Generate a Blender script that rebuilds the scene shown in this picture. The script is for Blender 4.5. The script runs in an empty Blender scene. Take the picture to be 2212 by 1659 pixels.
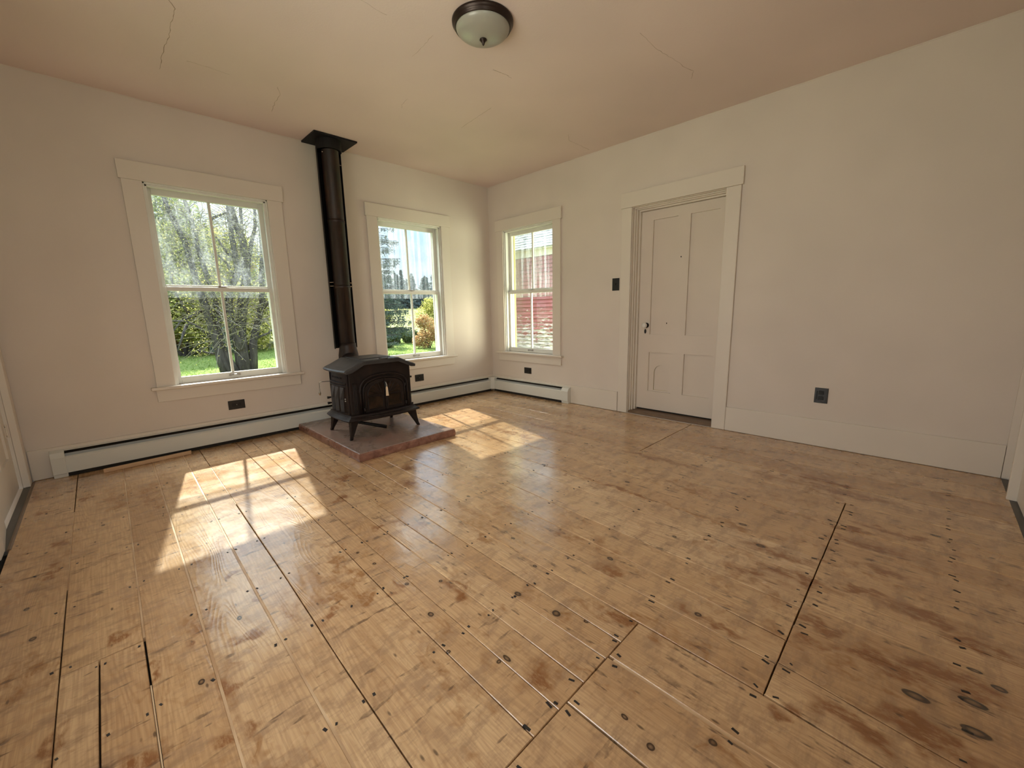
import bpy, math, random
import numpy as np
from mathutils import Matrix, Vector
PI = math.pi
scene = bpy.context.scene
col = scene.collection
rng = np.random.default_rng(7)
random.seed(7)

# ------------------------------------------------------------------ camera
cam_data = bpy.data.cameras.new('camera')
cam_data.sensor_width = 36.0
cam_data.lens = 892.6 / 2212 * 36.0
cam_data.clip_start = 0.02
cam_data.clip_end = 600
camera = bpy.data.objects.new('camera', cam_data)
col.objects.link(camera)
yaw, pitch, roll = 0.78229, -0.176596, -0.0213388
fw = Vector((math.cos(pitch) * math.sin(yaw), math.cos(pitch) * math.cos(yaw), math.sin(pitch)))
rt = Vector((math.cos(yaw), -math.sin(yaw), 0))
up = rt.cross(fw)
r2 = rt * math.cos(roll) + up * math.sin(roll)
u2 = -rt * math.sin(roll) + up * math.cos(roll)
camera.matrix_world = Matrix(((r2.x, u2.x, -fw.x, -3.9103), (r2.y, u2.y, -fw.y, -4.31674), (r2.z, u2.z, -fw.z, 1.1063), (0, 0, 0, 1)))
scene.camera = camera

# ------------------------------------------------------------------ light
SKY = 1.0
world = bpy.data.worlds.new('sky')
scene.world = world
world.use_nodes = True
wn = world.node_tree
wn.nodes.clear()
def WN(t, **k):
    n = wn.nodes.new(t)
    for a, b in k.items(): setattr(n, a, b)
    return n
wo = WN('ShaderNodeOutputWorld'); bg = WN('ShaderNodeBackground'); tc = WN('ShaderNodeTexCoord')
mp = WN('ShaderNodeMapping'); mp.inputs['Scale'].default_value = (1, 1, 3.5)
nz = WN('ShaderNodeTexNoise'); nz.inputs['Scale'].default_value = 2.2; nz.inputs['Detail'].default_value = 6; nz.inputs['Roughness'].default_value = 0.55
cr = WN('ShaderNodeValToRGB')
cr.color_ramp.elements[0].position = 0.40; cr.color_ramp.elements[0].color = (0.44, 0.62, 0.86, 1)
cr.color_ramp.elements[1].position = 0.58; cr.color_ramp.elements[1].color = (0.84, 0.88, 0.92, 1)
wn.links.new(tc.outputs['Generated'], mp.inputs['Vector']); wn.links.new(mp.outputs['Vector'], nz.inputs['Vector'])
wn.links.new(nz.outputs['Fac'], cr.inputs['Fac']); wn.links.new(cr.outputs['Color'], bg.inputs['Color'])
sz = WN('ShaderNodeSeparateXYZ'); wn.links.new(tc.outputs['Generated'], sz.inputs[0])
zc = WN('ShaderNodeMath', operation='MAXIMUM'); wn.links.new(sz.outputs['Z'], zc.inputs[0]); zc.inputs[1].default_value = 0.0
zm = WN('ShaderNodeMath', operation='MULTIPLY_ADD'); wn.links.new(zc.outputs[0], zm.inputs[0]); zm.inputs[1].default_value = 4.4 * SKY; zm.inputs[2].default_value = 0.78 * SKY
wn.links.new(zm.outputs[0], bg.inputs['Strength'])   # strength rises towards the zenith, steeper than an overcast sky, to brighten the room
wn.links.new(bg.outputs['Background'], wo.inputs['Surface'])

sun = bpy.data.lights.new('sun', 'SUN')
sun.energy = 14.0; sun.angle = math.radians(0.8); sun.color = (1.0, 0.93, 0.80)
so = bpy.data.objects.new('sun', sun); col.objects.link(so)
so.rotation_euler = Vector((-0.205, -1.06, -1.0)).to_track_quat('-Z', 'Y').to_euler()
so.location = (3, 8, 9)

def area(name, loc, rot, sx, sy, power, color):
    l = bpy.data.lights.new(name, 'AREA'); l.shape = 'RECTANGLE'; l.size = sx; l.size_y = sy; l.energy = power; l.color = color
    o = bpy.data.objects.new(name, l); col.objects.link(o); o.location = loc; o.rotation_euler = rot
    return o
# added fill lamps at two made-up windows in the walls behind the camera
area('fill_lamp_west', (-4.62, -2.75, 1.35), (0, -PI / 2, 0), 1.5, 1.25, 52, (1.0, 0.93, 0.89))
area('fill_lamp_south', (-3.80, -4.99, 1.35), (PI / 2, 0, 0), 0.8, 1.5, 24, (1.0, 0.93, 0.89))
area('fill_lamp_east', (1.5, -3.2, 0.80), Vector((-2.0, 2.8, 0.55)).to_track_quat('-Z', 'Y').to_euler(), 3.0, 2.2, 540, (1.0, 0.96, 0.72))  # added lamp outside the east window, brightens the far corner
area('fill_lamp_north', (-2.0, 1.7, 4.1), Vector((0.1, -1.7, -2.9)).to_track_quat('-Z', 'Y').to_euler(), 4.2, 1.5, 620, (1.0, 0.97, 0.93))  # added lamp outside, above the north windows, lifts the floor and its bounce

vs = scene.view_settings
vs.view_transform = 'Standard'; vs.look = 'None'; vs.exposure = 0.08; vs.gamma = 1.0
vs.use_curve_mapping = False
cy = scene.cycles
cy.max_bounces = 7; cy.diffuse_bounces = 4; cy.glossy_bounces = 2; cy.transmission_bounces = 4; cy.transparent_max_bounces = 12
cy.adaptive_threshold = 0.03; cy.sample_clamp_indirect = 6.0
cy.caustics_reflective = False; cy.caustics_refractive = False

# ------------------------------------------------------------------ material helper
class NT:
    def __init__(s, name):
        s.m = bpy.data.materials.new(name); s.m.use_nodes = True
        s.t = s.m.node_tree; s.t.nodes.clear()
        s.out = s.n('ShaderNodeOutputMaterial')
    def n(s, t, **k):
        x = s.t.nodes.new(t)
        for a, b in k.items(): setattr(x, a, b)
        return x
    def set(s, sock, v):
        if isinstance(v, bpy.types.NodeSocket): s.t.links.new(v, sock)
        elif v is not None:
            if hasattr(sock.default_value, '__len__') and not hasattr(v, '__len__'): v = (v,) * len(sock.default_value)
            if hasattr(v, '__len__') and len(v) == 3 and len(sock.default_value) == 4: v = (*v, 1)
            sock.default_value = v
    def pos(s): return s.n('ShaderNodeNewGeometry').outputs['Position']
    def island(s): return s.n('ShaderNodeNewGeometry').outputs['Random Per Island']
    def orand(s): return s.n('ShaderNodeObjectInfo').outputs['Random']
    def map(s, v, scale=(1, 1, 1), loc=(0, 0, 0)):
        x = s.n('ShaderNodeMapping'); s.set(x.inputs['Vector'], v); s.set(x.inputs['Scale'], scale); s.set(x.inputs['Location'], loc)
        return x.outputs[0]
    def noise(s, v, scale, detail=3, rough=0.5, dist=0.0):
        x = s.n('ShaderNodeTexNoise'); s.set(x.inputs['Vector'], v); s.set(x.inputs['Scale'], scale); s.set(x.inputs['Detail'], detail)
        s.set(x.inputs['Roughness'], rough); s.set(x.inputs['Distortion'], dist)
        return x.outputs['Fac']
    def ramp(s, f, *st):
        x = s.n('ShaderNodeValToRGB'); e = x.color_ramp.elements
        while len(e) < len(st): e.new(0.5)
        for a, (p, c) in zip(e, st):
            a.position = p
            if not hasattr(c, '__len__'): c = (c, c, c)
            a.color = (*c, 1)
        s.set(x.inputs['Fac'], f)
        return x.outputs['Color']
    def mix(s, f, a, b, mode='MIX'):
        x = s.n('ShaderNodeMix', data_type='RGBA', blend_type=mode)
        s.set(x.inputs[0], f); s.set(x.inputs[6], a); s.set(x.inputs[7], b)
        return x.outputs[2]
    def math(s, op, a, b=None, c=None, clamp=False):
        x = s.n('ShaderNodeMath', operation=op, use_clamp=clamp)
        s.set(x.inputs[0], a); s.set(x.inputs[1], b)
        if c is not None: s.set(x.inputs[2], c)
        return x.outputs[0]
    def vm(s, op, a, b=None, c=None):
        x = s.n('ShaderNodeVectorMath', operation=op)
        s.set(x.inputs[0], a)
        if b is not None: s.set(x.inputs[1], b)
        if c is not None: s.set(x.inputs[2], c)
        return x.outputs['Value'] if op == 'LENGTH' else x.outputs[0]
    def bump(s, h, strength=0.3, dist=0.002, normal=None):
        x = s.n('ShaderNodeBump'); s.set(x.inputs['Height'], h); x.inputs['Strength'].default_value = strength; x.inputs['Distance'].default_value = dist
        if normal is not None: s.set(x.inputs['Normal'], normal)
        return x.outputs[0]
    def bsdf(s, base, rough=0.5, metal=0.0, normal=None, spec=0.5, coat=0.0, **k):
        x = s.n('ShaderNodeBsdfPrincipled')
        s.set(x.inputs['Base Color'], base); s.set(x.inputs['Roughness'], rough); s.set(x.inputs['Metallic'], metal)
        s.set(x.inputs['Specular IOR Level'], spec); s.set(x.inputs['Coat Weight'], coat)
        if normal is not None: s.set(x.inputs['Normal'], normal)
        for a, b in k.items(): s.set(x.inputs[a.replace('_', ' ')], b)
        return x.outputs[0]
    def end(s, sh):
        s.t.links.new(sh, s.out.inputs['Surface']); return s.m

def paint(name, c, rough=0.55, bump=0.12, mott=0.04, sc=1.5):
    n = NT(name); p = n.pos()
    v = n.noise(p, sc, 2, 0.6)
    d = tuple(max(0, x * (1 - 2.2 * mott)) for x in c)
    base = n.mix(n.ramp(v, (0.3, 0), (0.7, 1)), d, c)
    fine = n.noise(p, 90, 1, 0.6); big = n.noise(p, 6, 1)
    b = n.bump(n.math('ADD', fine, n.math('MULTIPLY', big, 3.0)), bump, 0.0015)
    return n.end(n.bsdf(base, rough, normal=b, spec=0.3))

WALL = paint('wall_paint', (0.735, 0.65, 0.57), 0.7, 0.25, 0.03)
CEIL = paint('ceiling_paint', (0.80, 0.66, 0.605), 0.75, 0.3, 0.05, 0.9)
TRIM = paint('trim_paint', (0.75, 0.675, 0.585), 0.42, 0.1, 0.02)
SASH = paint('sash_paint', (0.80, 0.78, 0.71), 0.38, 0.1, 0.03, 6)
HEAT = paint('heater_enamel', (0.70, 0.69, 0.63), 0.35, 0.03, 0.02)
DOORP = paint('door_paint', (0.73, 0.64, 0.55), 0.4, 0.1, 0.03)

def simple(name, c, rough=0.5, metal=0.0, spec=0.5, var=0.25, sc=12, bump=0.15):
    n = NT(name); p = n.pos(); v = n.noise(p, sc, 5, 0.6)
    base = n.mix(v, tuple(x * (1 - var) for x in c), tuple(min(1, x * (1 + var)) for x in c))
    return n.end(n.bsdf(base, rough, metal, n.bump(n.noise(p, sc * 8, 3), bump, 0.001), spec))
BLACK = simple('black_plastic', (0.012, 0.011, 0.010), 0.35)
DARK = simple('dark_gap', (0.02, 0.016, 0.012), 0.9)
CHROME = simple('worn_chrome', (0.45, 0.42, 0.38), 0.3, 0.9)
BRONZE = simple('oil_rubbed_bronze', (0.035, 0.022, 0.018), 0.35, 0.7)
IRON = simple('black_iron', (0.012, 0.010, 0.010), 0.45, 0.3)
WHITEP = simple('white_porcelain', (0.75, 0.72, 0.66), 0.12, spec=0.7, var=0.03)
TAGM = simple('tag_card', (0.72, 0.55, 0.38), 0.6, var=0.1)
CRACK = simple('plaster_crack', (0.36, 0.26, 0.18), 0.9)
YELLOW = simple('yellow_house_paint', (0.75, 0.62, 0.16), 0.6, var=0.08)
OPAL = simple('frosted_glass', (0.33, 0.315, 0.27), 0.3, spec=0.6, var=0.04, sc=2, bump=0.02)
FLATBLACK = simple('stove_black_sheet', (0.010, 0.009, 0.009), 0.6, 0.0, 0.3)
STICK = simple('raw_pine', (0.62, 0.40, 0.23), 0.6, var=0.12)
SILVER = simple('silver_wire', (0.6, 0.58, 0.54), 0.25, 1.0)
GREYB = simple('grey_painted_board', (0.10, 0.088, 0.075), 0.5, var=0.3)
SILL = simple('worn_oak_threshold', (0.17, 0.11, 0.07), 0.45, var=0.4)

def cast_iron():
    n = NT('cast_iron'); p = n.pos()
    v = n.noise(p, 5, 5, 0.65)
    base = n.ramp(v, (0.35, (0.009, 0.005, 0.004)), (0.6, (0.016, 0.009, 0.007)), (0.80, (0.045, 0.020, 0.010)))
    return n.end(n.bsdf(base, n.ramp(n.noise(p, 9, 3), (0.3, 0.42), (0.7, 0.65)), 0.0, n.bump(n.noise(p, 260, 3, 0.6), 0.35, 0.001), 0.3))
CAST = cast_iron()
def top_iron():
    n = NT('cast_iron_grey_top'); p = n.pos()
    base = n.ramp(n.noise(p, 7, 4), (0.35, (0.030, 0.029, 0.030)), (0.7, (0.055, 0.052, 0.052)))
    return n.end(n.bsdf(base, 0.42, 0.2, n.bump(n.noise(p, 260, 3, 0.6), 0.35, 0.001), 0.5))
CASTTOP = top_iron()
def pipe_steel():
    n = NT('rusty_stove_pipe'); p = n.pos()
    v = n.noise(n.map(p, (1, 1, 0.35)), 9, 6, 0.7)
    base = n.ramp(v, (0.38, (0.015, 0.010, 0.008)), (0.56, (0.032, 0.016, 0.010)), (0.74, (0.095, 0.038, 0.014)))
    return n.end(n.bsdf(base, n.ramp(v, (0.3, 0.35), (0.7, 0.6)), 0.25, n.bump(n.noise(p, 120, 4), 0.2, 0.001), 0.5))
PIPE = pipe_steel()
def stove_glass():
    n = NT('smoked_stove_glass'); p = n.pos()
    base = n.ramp(n.noise(p, 14, 4), (0.40, (0.010, 0.006, 0.004)), (0.75, (0.045, 0.024, 0.013)))
    return n.end(n.bsdf(base, 0.28, 0, None, 0.25))
SGLASS = stove_glass()

def stone():
    n = NT('slate_hearth'); p = n.pos()
    g = n.noise(p, 3.2, 6, 0.65, 0.6)
    base = n.ramp(g, (0.30, (0.17, 0.125, 0.105)), (0.5, (0.27, 0.185, 0.15)), (0.66, (0.34, 0.20, 0.16)), (0.8, (0.30, 0.25, 0.22)))
    # broken side faces are redder
    nm = n.n('ShaderNodeNewGeometry').outputs['True Normal']; sx = n.n('ShaderNodeSeparateXYZ'); n.set(sx.inputs[0], nm)
    side = n.math('LESS_THAN', sx.outputs['Z'], 0.5)
    red = n.ramp(n.noise(p, 16, 5, 0.7), (0.35, (0.15, 0.065, 0.045)), (0.6, (0.27, 0.13, 0.09)), (0.8, (0.36, 0.24, 0.18)))
    base = n.mix(side, base, red)
    h = n.noise(p, 9, 7, 0.65, 0.4)
    return n.end(n.bsdf(base, n.ramp(g, (0.3, 0.20), (0.75, 0.42)), 0, n.bump(h, 0.5, 0.006), 0.5))
STONE = stone()

# -------- floor boards: grain, knots, stains in world space
KNOTS = [(-2.404,-4.404,.020,.052),(-2.322,-4.519,.018,.045),(-2.436,-4.519,.019,.046),(-3.054,-3.932,.012,.016),(-2.934,-4.044,.012,.018),(-1.856,-3.874,.016,.03),(-2.42,-3.416,.013,.024),
 (-2.5,-3.833,.013,.02),(-2.207,-4.575,.014,.028),(-2.167,-4.528,.010,.028),(-3.029,-3.843,.008,.02),(-2.852,-3.458,.018,.024),(-2.872,-3.28,.013,.028),(-3.177,-3.122,.012,.020),(-3.146,-2.904,.010,.015),
 (-3.037,-2.992,.009,.014),(-2.692,-3.209,.010,.017),(-3.118,-3.469,.010,.026),(-3.145,-3.459,.010,.012),(-2.81,-3.562,.009,.013),(-3.172,-2.674,.009,.014),(-3.185,-2.532,.008,.013),(-3.234,-3.311,.009,.012),
 (-1.75,-2.45,.014,.03),(-1.62,-3.05,.012,.026),(-2.05,-3.55,.011,.02),(-2.45,-2.45,.010,.02),(-1.35,-3.6,.012,.03),(-1.2,-4.45,.012,.03),(-1.70,-3.75,.013,.03),(-2.60,-2.98,.009,.016),(-1.15,-2.4,.012,.03),(-3.68,-2.62,.010,.022),(-3.83,-2.85,.011,.02),(-4.22,-2.2,.012,.02),(-4.25,-1.95,.010,.018),(-4.03,-1.25,.010,.016)]
STAINS = [(-2.10,-3.92,.04,.10),(-2.01,-4.04,.05,.13),(-1.87,-3.96,.04,.16),(-1.53,-4.22,.04,.16),(-1.39,-4.17,.03,.10),(-1.30,-4.30,.03,.14),(-.91,-4.09,.05,.2),(-.79,-3.97,.04,.15),
 (-1.96,-4.40,.05,.16),(-2.33,-4.33,.04,.12),(-2.25,-4.45,.045,.14),(-2.03,-4.53,.04,.1),(-2.63,-4.28,.035,.10),(-2.38,-4.17,.03,.05),(-2.49,-3.47,.035,.08),(-2.72,-3.62,.045,.07),(-2.51,-3.90,.02,.13),
 (-2.54,-4.46,.04,.14),(-2.69,-4.18,.025,.04),(-1.73,-4.28,.03,.08),(-1.94,-4.23,.03,.1),(-2.26,-4.17,.03,.06),(-2.73,-4.12,.02,.03),(-4.19,-1.36,.035,.055),(-4.19,-1.65,.035,.04),(-4.20,-1.73,.03,.025),
 (-4.00,-2.39,.02,.04),(-4.18,-.49,.05,.035),(-4.10,-.70,.02,.05),(-3.99,-3.02,.06,.05),(-4.14,-2.78,.018,.05),(-4.15,-2.88,.016,.035),(-3.94,-2.67,.012,.06),(-3.83,-2.64,.016,.03),(-3.61,-2.53,.02,.03),
 (-3.63,-2.28,.035,.022),(-3.69,-2.74,.06,.025),(-3.78,-2.92,.035,.03),(-3.76,-3.12,.025,.05),(-3.45,-2.88,.04,.035),(-3.83,-3.11,.03,.03),(-4.27,-.78,.04,.03),(-3.21,-2.92,.03,.03),(-3.17,-2.88,.02,.03),
 (-2.83,-2.52,.02,.03),(-3.03,-2.39,.03,.04),(-3.02,-3.11,.03,.10),(-2.45,-1.75,.06,.10),(-2.60,-2.0,.05,.08),(-2.85,-1.60,.06,.05),(-3.0,-1.9,.05,.05),(-3.10,-3.6,.06,.07),(-1.35,-1.7,.05,.35),(-1.0,-1.9,.03,.4),(-1.1,-3.0,.03,.3),(-1.75,-3.1,.02,.2)]
def floor_wood():
    n = NT('old_pine_floor'); p = n.pos(); r = n.orand()
    wob = n.n('ShaderNodeTexNoise'); n.set(wob.inputs['Vector'], p); wob.inputs['Scale'].default_value = 9; wob.inputs['Detail'].default_value = 2; wob.inputs['Roughness'].default_value = 0.65
    off = n.vm('SUBTRACT', wob.outputs['Color'], (0.5, 0.5, 0.5))
    sh = n.n('ShaderNodeCombineXYZ'); n.set(sh.inputs[0], n.math('MULTIPLY', r, 13.0)); n.set(sh.inputs[1], n.math('MULTIPLY', r, 37.0))
    q = n.vm('ADD', p, sh.outputs[0])
    # cathedral grain
    gh = n.noise(n.map(q, (5.5, 0.75, 1)), 1.2, 2, 0.35, 0.15)
    grain = n.math('MULTIPLY_ADD', n.math('SINE', n.math('MULTIPLY', gh, 190.0)), 0.5, 0.5)
    grain = n.math('POWER', grain, 1.8)
    fib = n.noise(n.map(q, (150, 5, 1)), 1.0, 2, 0.6)
    big = n.noise(n.map(q, (1.6, 0.7, 1)), 1.4, 2, 0.6)
    tone = n.ramp(r, (0.0, (0.61, 0.385, 0.20)), (0.35, (0.73, 0.50, 0.285)), (0.7, (0.67, 0.43, 0.225)), (1.0, (0.79, 0.56, 0.335)))
    c = n.mix(n.ramp(big, (0.38, 0.0), (0.68, 0.62)), tone, (0.47, 0.265, 0.125))
    gm = n.ramp(n.noise(n.map(q, (2.2, 0.8, 1)), 1.3, 1), (0.40, 0.25), (0.65, 1))
    c = n.mix(n.math('MULTIPLY', n.math('MULTIPLY', grain, gm), 0.34), c, (0.33, 0.16, 0.065))
    c = n.mix(n.math('MULTIPLY', n.ramp(fib, (0.42, 1), (0.58, 0)), 0.26), c, (0.27, 0.14, 0.07))
    # grey-brown weathering, fine mottled, with the direction of the scraper across the boards
    wn_ = n.noise(n.map(p, (7, 15, 1)), 1.0, 4, 0.72)
    c = n.mix(n.math('MULTIPLY', n.ramp(wn_, (0.48, 0), (0.62, 1)), 0.52), c, (0.29, 0.17, 0.10))
    # left-over old finish: irregular amber-brown patches
    pn = n.noise(n.vm('ADD', n.map(p, (6.0, 1.7, 1)), n.vm('MULTIPLY', off, (1.4, 1.4, 0))), 1.0, 3, 0.68)
    pat = n.ramp(pn, (0.54, 0), (0.66, 1))
    pfine = n.noise(n.map(p, (14, 5, 1)), 2.2, 4, 0.75)
    pat = n.math('MULTIPLY', pat, n.ramp(pfine, (0.38, 0.15), (0.56, 1)))
    c = n.mix(n.math('MULTIPLY', pat, 0.80), c, (0.30, 0.13, 0.04))
    # short cross-grain scuffs
    sxy = n.n('ShaderNodeSeparateXYZ'); n.set(sxy.inputs[0], p)
    sn = n.noise(n.vm('MULTIPLY', p, n.mix(n.math('GREATER_THAN', sxy.outputs['X'], -3.0), (5.5, 24.0, 1.0), (28.0, 5.0, 1.0))), 1.0, 3, 0.65)
    sc = n.math('MULTIPLY', n.ramp(sn, (0.60, 0), (0.64, 1)), n.ramp(n.noise(p, 25, 3), (0.4, 0.15), (0.6, 0.9)))
    c = n.mix(n.math('MULTIPLY', sc, 0.85), c, (0.13, 0.075, 0.045))
    # measured stains
    acc = None
    pw = n.vm('MULTIPLY_ADD', off, (0.16, 0.24, 0), p)
    for (x, y, a, b) in STAINS:
        d = n.vm('LENGTH', n.vm('MULTIPLY_ADD', pw, (1 / a, 1 / b, 0), (-x / a, -y / b, 0)))
        acc = d if acc is None else n.math('MINIMUM', acc, d)
    st = n.math('MULTIPLY', n.ramp(n.math('MULTIPLY', acc, 0.5), (0.30, 1), (0.62, 0)), n.ramp(pfine, (0.36, 0.15), (0.54, 1)))
    c = n.mix(n.math('MULTIPLY', st, 0.85), c, (0.235, 0.085, 0.022))
    # knots
    acc = None
    pk = n.vm('MULTIPLY_ADD', off, (0.012, 0.02, 0), p)
    for (x, y, a, b) in KNOTS:
        a *= 0.78; b *= 0.62
        d = n.vm('LENGTH', n.vm('MULTIPLY_ADD', pk, (1 / a, 1 / b, 0), (-x / a, -y / b, 0)))
        acc = d if acc is None else n.math('MINIMUM', acc, d)
    k = n.ramp(n.math('MULTIPLY', acc, 0.25), (0.0, 0.55), (0.10, 0.75), (0.17, 1), (0.235, 1), (0.27, 0.22), (0.5, 0.0))
    c = n.mix(k, c, (0.055, 0.028, 0.015))
    # random small knots and worm marks
    vo = n.n('ShaderNodeTexVoronoi', feature='F1'); n.set(vo.inputs['Vector'], n.map(n.vm('MULTIPLY_ADD', off, (0.02, 0.03, 0), p), (6.5, 4.2, 0))); vo.inputs['Scale'].default_value = 1.0
    kr = n.ramp(vo.outputs['Distance'], (0.028, 1), (0.055, 0))
    vr = n.n('ShaderNodeSeparateColor'); n.set(vr.inputs[0], vo.outputs['Color'])
    kr = n.math('MULTIPLY', kr, n.math('GREATER_THAN', vr.outputs[0], 0.45))
    vo2 = n.n('ShaderNodeTexVoronoi', feature='F1'); n.set(vo2.inputs['Vector'], n.map(p, (26, 9, 0), (3.3, 1.1, 0))); vo2.inputs['Scale'].default_value = 1.0
    vr2 = n.n('ShaderNodeSeparateColor'); n.set(vr2.inputs[0], vo2.outputs['Color'])
    k2 = n.math('MULTIPLY', n.ramp(vo2.outputs['Distance'], (0.06, 1), (0.13, 0)), n.math('GREATER_THAN', vr2.outputs[0], 0.60))
    c = n.mix(n.math('MULTIPLY', n.math('MAXIMUM', kr, n.math('MULTIPLY', k2, 0.85)), 0.9), c, (0.075, 0.04, 0.022))
    # relief
    hv = n.math('ADD', n.math('MULTIPLY', grain, 0.16), n.math('MULTIPLY', n.noise(p, 38, 2, 0.6), 0.5))
    b1 = n.bump(n.noise(n.map(p, (9, 4, 1)), 1.4, 1, 0.55), 0.5, 0.0045)
    b = n.bump(hv, 0.5, 0.0016, b1)
    rough = n.ramp(n.noise(p, 4, 2, 0.65), (0.3, 0.16), (0.7, 0.34))
    return n.end(n.bsdf(c, rough, 0, b, 0.5, 0.55, Coat_Roughness=0.16, Coat_Normal=b))
WOOD = floor_wood()
def sliver():
    n = NT('pale_pine_filler'); p = n.pos()
    c = n.ramp(n.noise(n.map(p, (30, 3, 1)), 1.5, 4), (0.35, (0.42, 0.25, 0.13)), (0.65, (0.66, 0.47, 0.29)))
    return n.end(n.bsdf(c, 0.4))
SLIVER = sliver()

def glass(name, dirt, sc=(3, 3, 3), lo=0.45, hi=0.75):
    n = NT(name); p = n.pos()
    tr = n.n('ShaderNodeBsdfTransparent'); tr.inputs[0].default_value = (0.96, 0.98, 0.97, 1)
    gl = n.n('ShaderNodeBsdfGlossy'); gl.inputs['Roughness'].default_value = 0.03
    
    fr = n.n('ShaderNodeFresnel'); fr.inputs['IOR'].default_value = 1.45
    m1 = n.n('ShaderNodeMixShader'); n.set(m1.inputs[0], n.math('MULTIPLY', fr.outputs[0], 0.4)); n.set(m1.inputs[1], tr.outputs[0]); n.set(m1.inputs[2], gl.outputs[0])
    if dirt == 0: return n.end(m1.outputs[0])
    tl = n.n('ShaderNodeBsdfTranslucent'); tl.inputs[0].default_value = (0.80, 0.84, 0.92, 1)
    v = n.noise(n.map(p, sc), 1.0, 4, 0.7); v2 = n.noise(n.map(p, (60, 60, 60)), 1.0, 2, 0.7)
    f = n.math('MULTIPLY', n.ramp(v, (lo, 0.12), (hi, 1)), n.ramp(v2, (0.4, 0.5), (0.65, 1)))
    m2 = n.n('ShaderNodeMixShader'); n.set(m2.inputs[0], n.math('MULTIPLY', f, dirt)); n.set(m2.inputs[1], m1.outputs[0]); n.set(m2.inputs[2], tl.outputs[0])
    return n.end(m2.outputs[0])
GLASS = glass('clear_old_glass', 0)
HAZY = glass('weathered_storm_glass', 0.12, (9, 9, 3.0))
STREAK = glass('streaked_storm_glass', 0.30, (22, 22, 0.8), 0.5, 0.72)

def leaf(name, stops, trans=0.5):
    n = NT(name); r = n.island(); c = n.ramp(r, *stops)
    d = n.n('ShaderNodeBsdfDiffuse'); n.set(d.inputs[0], c)
    t = n.n('ShaderNodeBsdfTranslucent'); n.set(t.inputs[0], c)
    m = n.n('ShaderNodeMixShader'); m.inputs[0].default_value = trans; n.set(m.inputs[1], d.outputs[0]); n.set(m.inputs[2], t.outputs[0])
    return n.end(m.outputs[0])
L_YELLOW = leaf('yellow_green_leaves', [(0, (0.20, 0.23, 0.06)), (0.4, (0.38, 0.40, 0.12)), (0.8, (0.56, 0.53, 0.18)), (1, (0.70, 0.60, 0.24))], 0.6)
L_GREEN = leaf('mid_green_leaves', [(0, (0.09, 0.13, 0.05)), (0.5, (0.20, 0.26, 0.09)), (1, (0.40, 0.42, 0.16))])
L_ORANGE = leaf('orange_leaves', [(0, (0.36, 0.20, 0.09)), (0.4, (0.55, 0.33, 0.16)), (0.7, (0.50, 0.44, 0.20)), (1, (0.68, 0.52, 0.35))])
L_SPRUCE = leaf('spruce_needles', [(0, (0.05, 0.075, 0.07)), (0.5, (0.10, 0.14, 0.125)), (1, (0.18, 0.22, 0.19))], 0.25)
L_DARK = leaf('dark_hedge_leaves', [(0, (0.05, 0.08, 0.04)), (0.5, (0.10, 0.14, 0.06)), (1, (0.22, 0.26, 0.11))], 0.35)
L_FAR = leaf('far_conifer_needles', [(0, (0.10, 0.14, 0.14)), (1, (0.20, 0.25, 0.24))], 0.2)
L_GRASS = leaf('grass_blades', [(0, (0.16, 0.26, 0.06)), (0.6, (0.27, 0.38, 0.10)), (1, (0.40, 0.50, 0.18))], 0.5)
def bark():
    n = NT('grey_bark'); p = n.pos(); v = n.noise(n.map(p, (14, 14, 3)), 1.0, 5, 0.65)
    return n.end(n.bsdf(n.ramp(v, (0.35, (0.035, 0.032, 0.032)), (0.6, (0.085, 0.078, 0.078)), (0.8, (0.17, 0.16, 0.15))), 0.85, 0, n.bump(v, 0.8, 0.03), 0.2))
BARK = bark()
def ground(name, a, b, sc):
    n = NT(name); p = n.pos()
    v = n.noise(p, sc, 5, 0.7)
    return n.end(n.bsdf(n.mix(v, a, b), 0.95, 0, n.bump(n.noise(p, sc * 6, 3), 0.6, 0.05), 0.1))
LAWN = ground('lawn_green', (0.13, 0.19, 0.045), (0.23, 0.29, 0.09), 3)
MEADOW = ground('meadow_straw', (0.19, 0.21, 0.09), (0.36, 0.36, 0.18), 0.6)
def barn_paint():
    n = NT('peeling_red_paint'); p = n.pos(); r = n.orand()
    s = n.n('ShaderNodeSeparateXYZ'); n.set(s.inputs[0], p)
    red = n.mix(n.noise(p, 2.5, 4), (0.20, 0.055, 0.058), (0.34, 0.12, 0.125))
    red = n.mix(n.math('MULTIPLY', r, 0.35), red, (0.40, 0.14, 0.13))
    wear = n.math('ADD', n.noise(n.map(p, (1, 1.6, 7)), 1.8, 6, 0.75), n.math('MULTIPLY', n.math('SUBTRACT', 1.15, s.outputs['Z']), 0.22))
    wear = n.math('ADD', wear, n.math('MULTIPLY', n.math('SUBTRACT', n.noise(n.map(p, (9, 14, 22)), 1.6, 5, 0.75), 0.5), 0.35))
    bare = n.ramp(wear, (0.60, 0), (0.66, 1))
    c = n.mix(bare, red, n.ramp(n.noise(n.map(p, (1, 5, 22)), 1.3, 4), (0.35, (0.22, 0.20, 0.18)), (0.55, (0.55, 0.50, 0.46)), (0.75, (0.72, 0.66, 0.62))))
    return n.end(n.bsdf(c, 0.75, 0, n.bump(wear, 0.5, 0.004), 0.2))
BARNRED = barn_paint()
SHINGLE = simple('grey_roof_shingle', (0.36, 0.40, 0.46), 0.8, var=0.45, sc=5)
FRIEZE = simple('weathered_white_board', (0.60, 0.53, 0.47), 0.7, var=0.15, sc=7)

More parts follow.
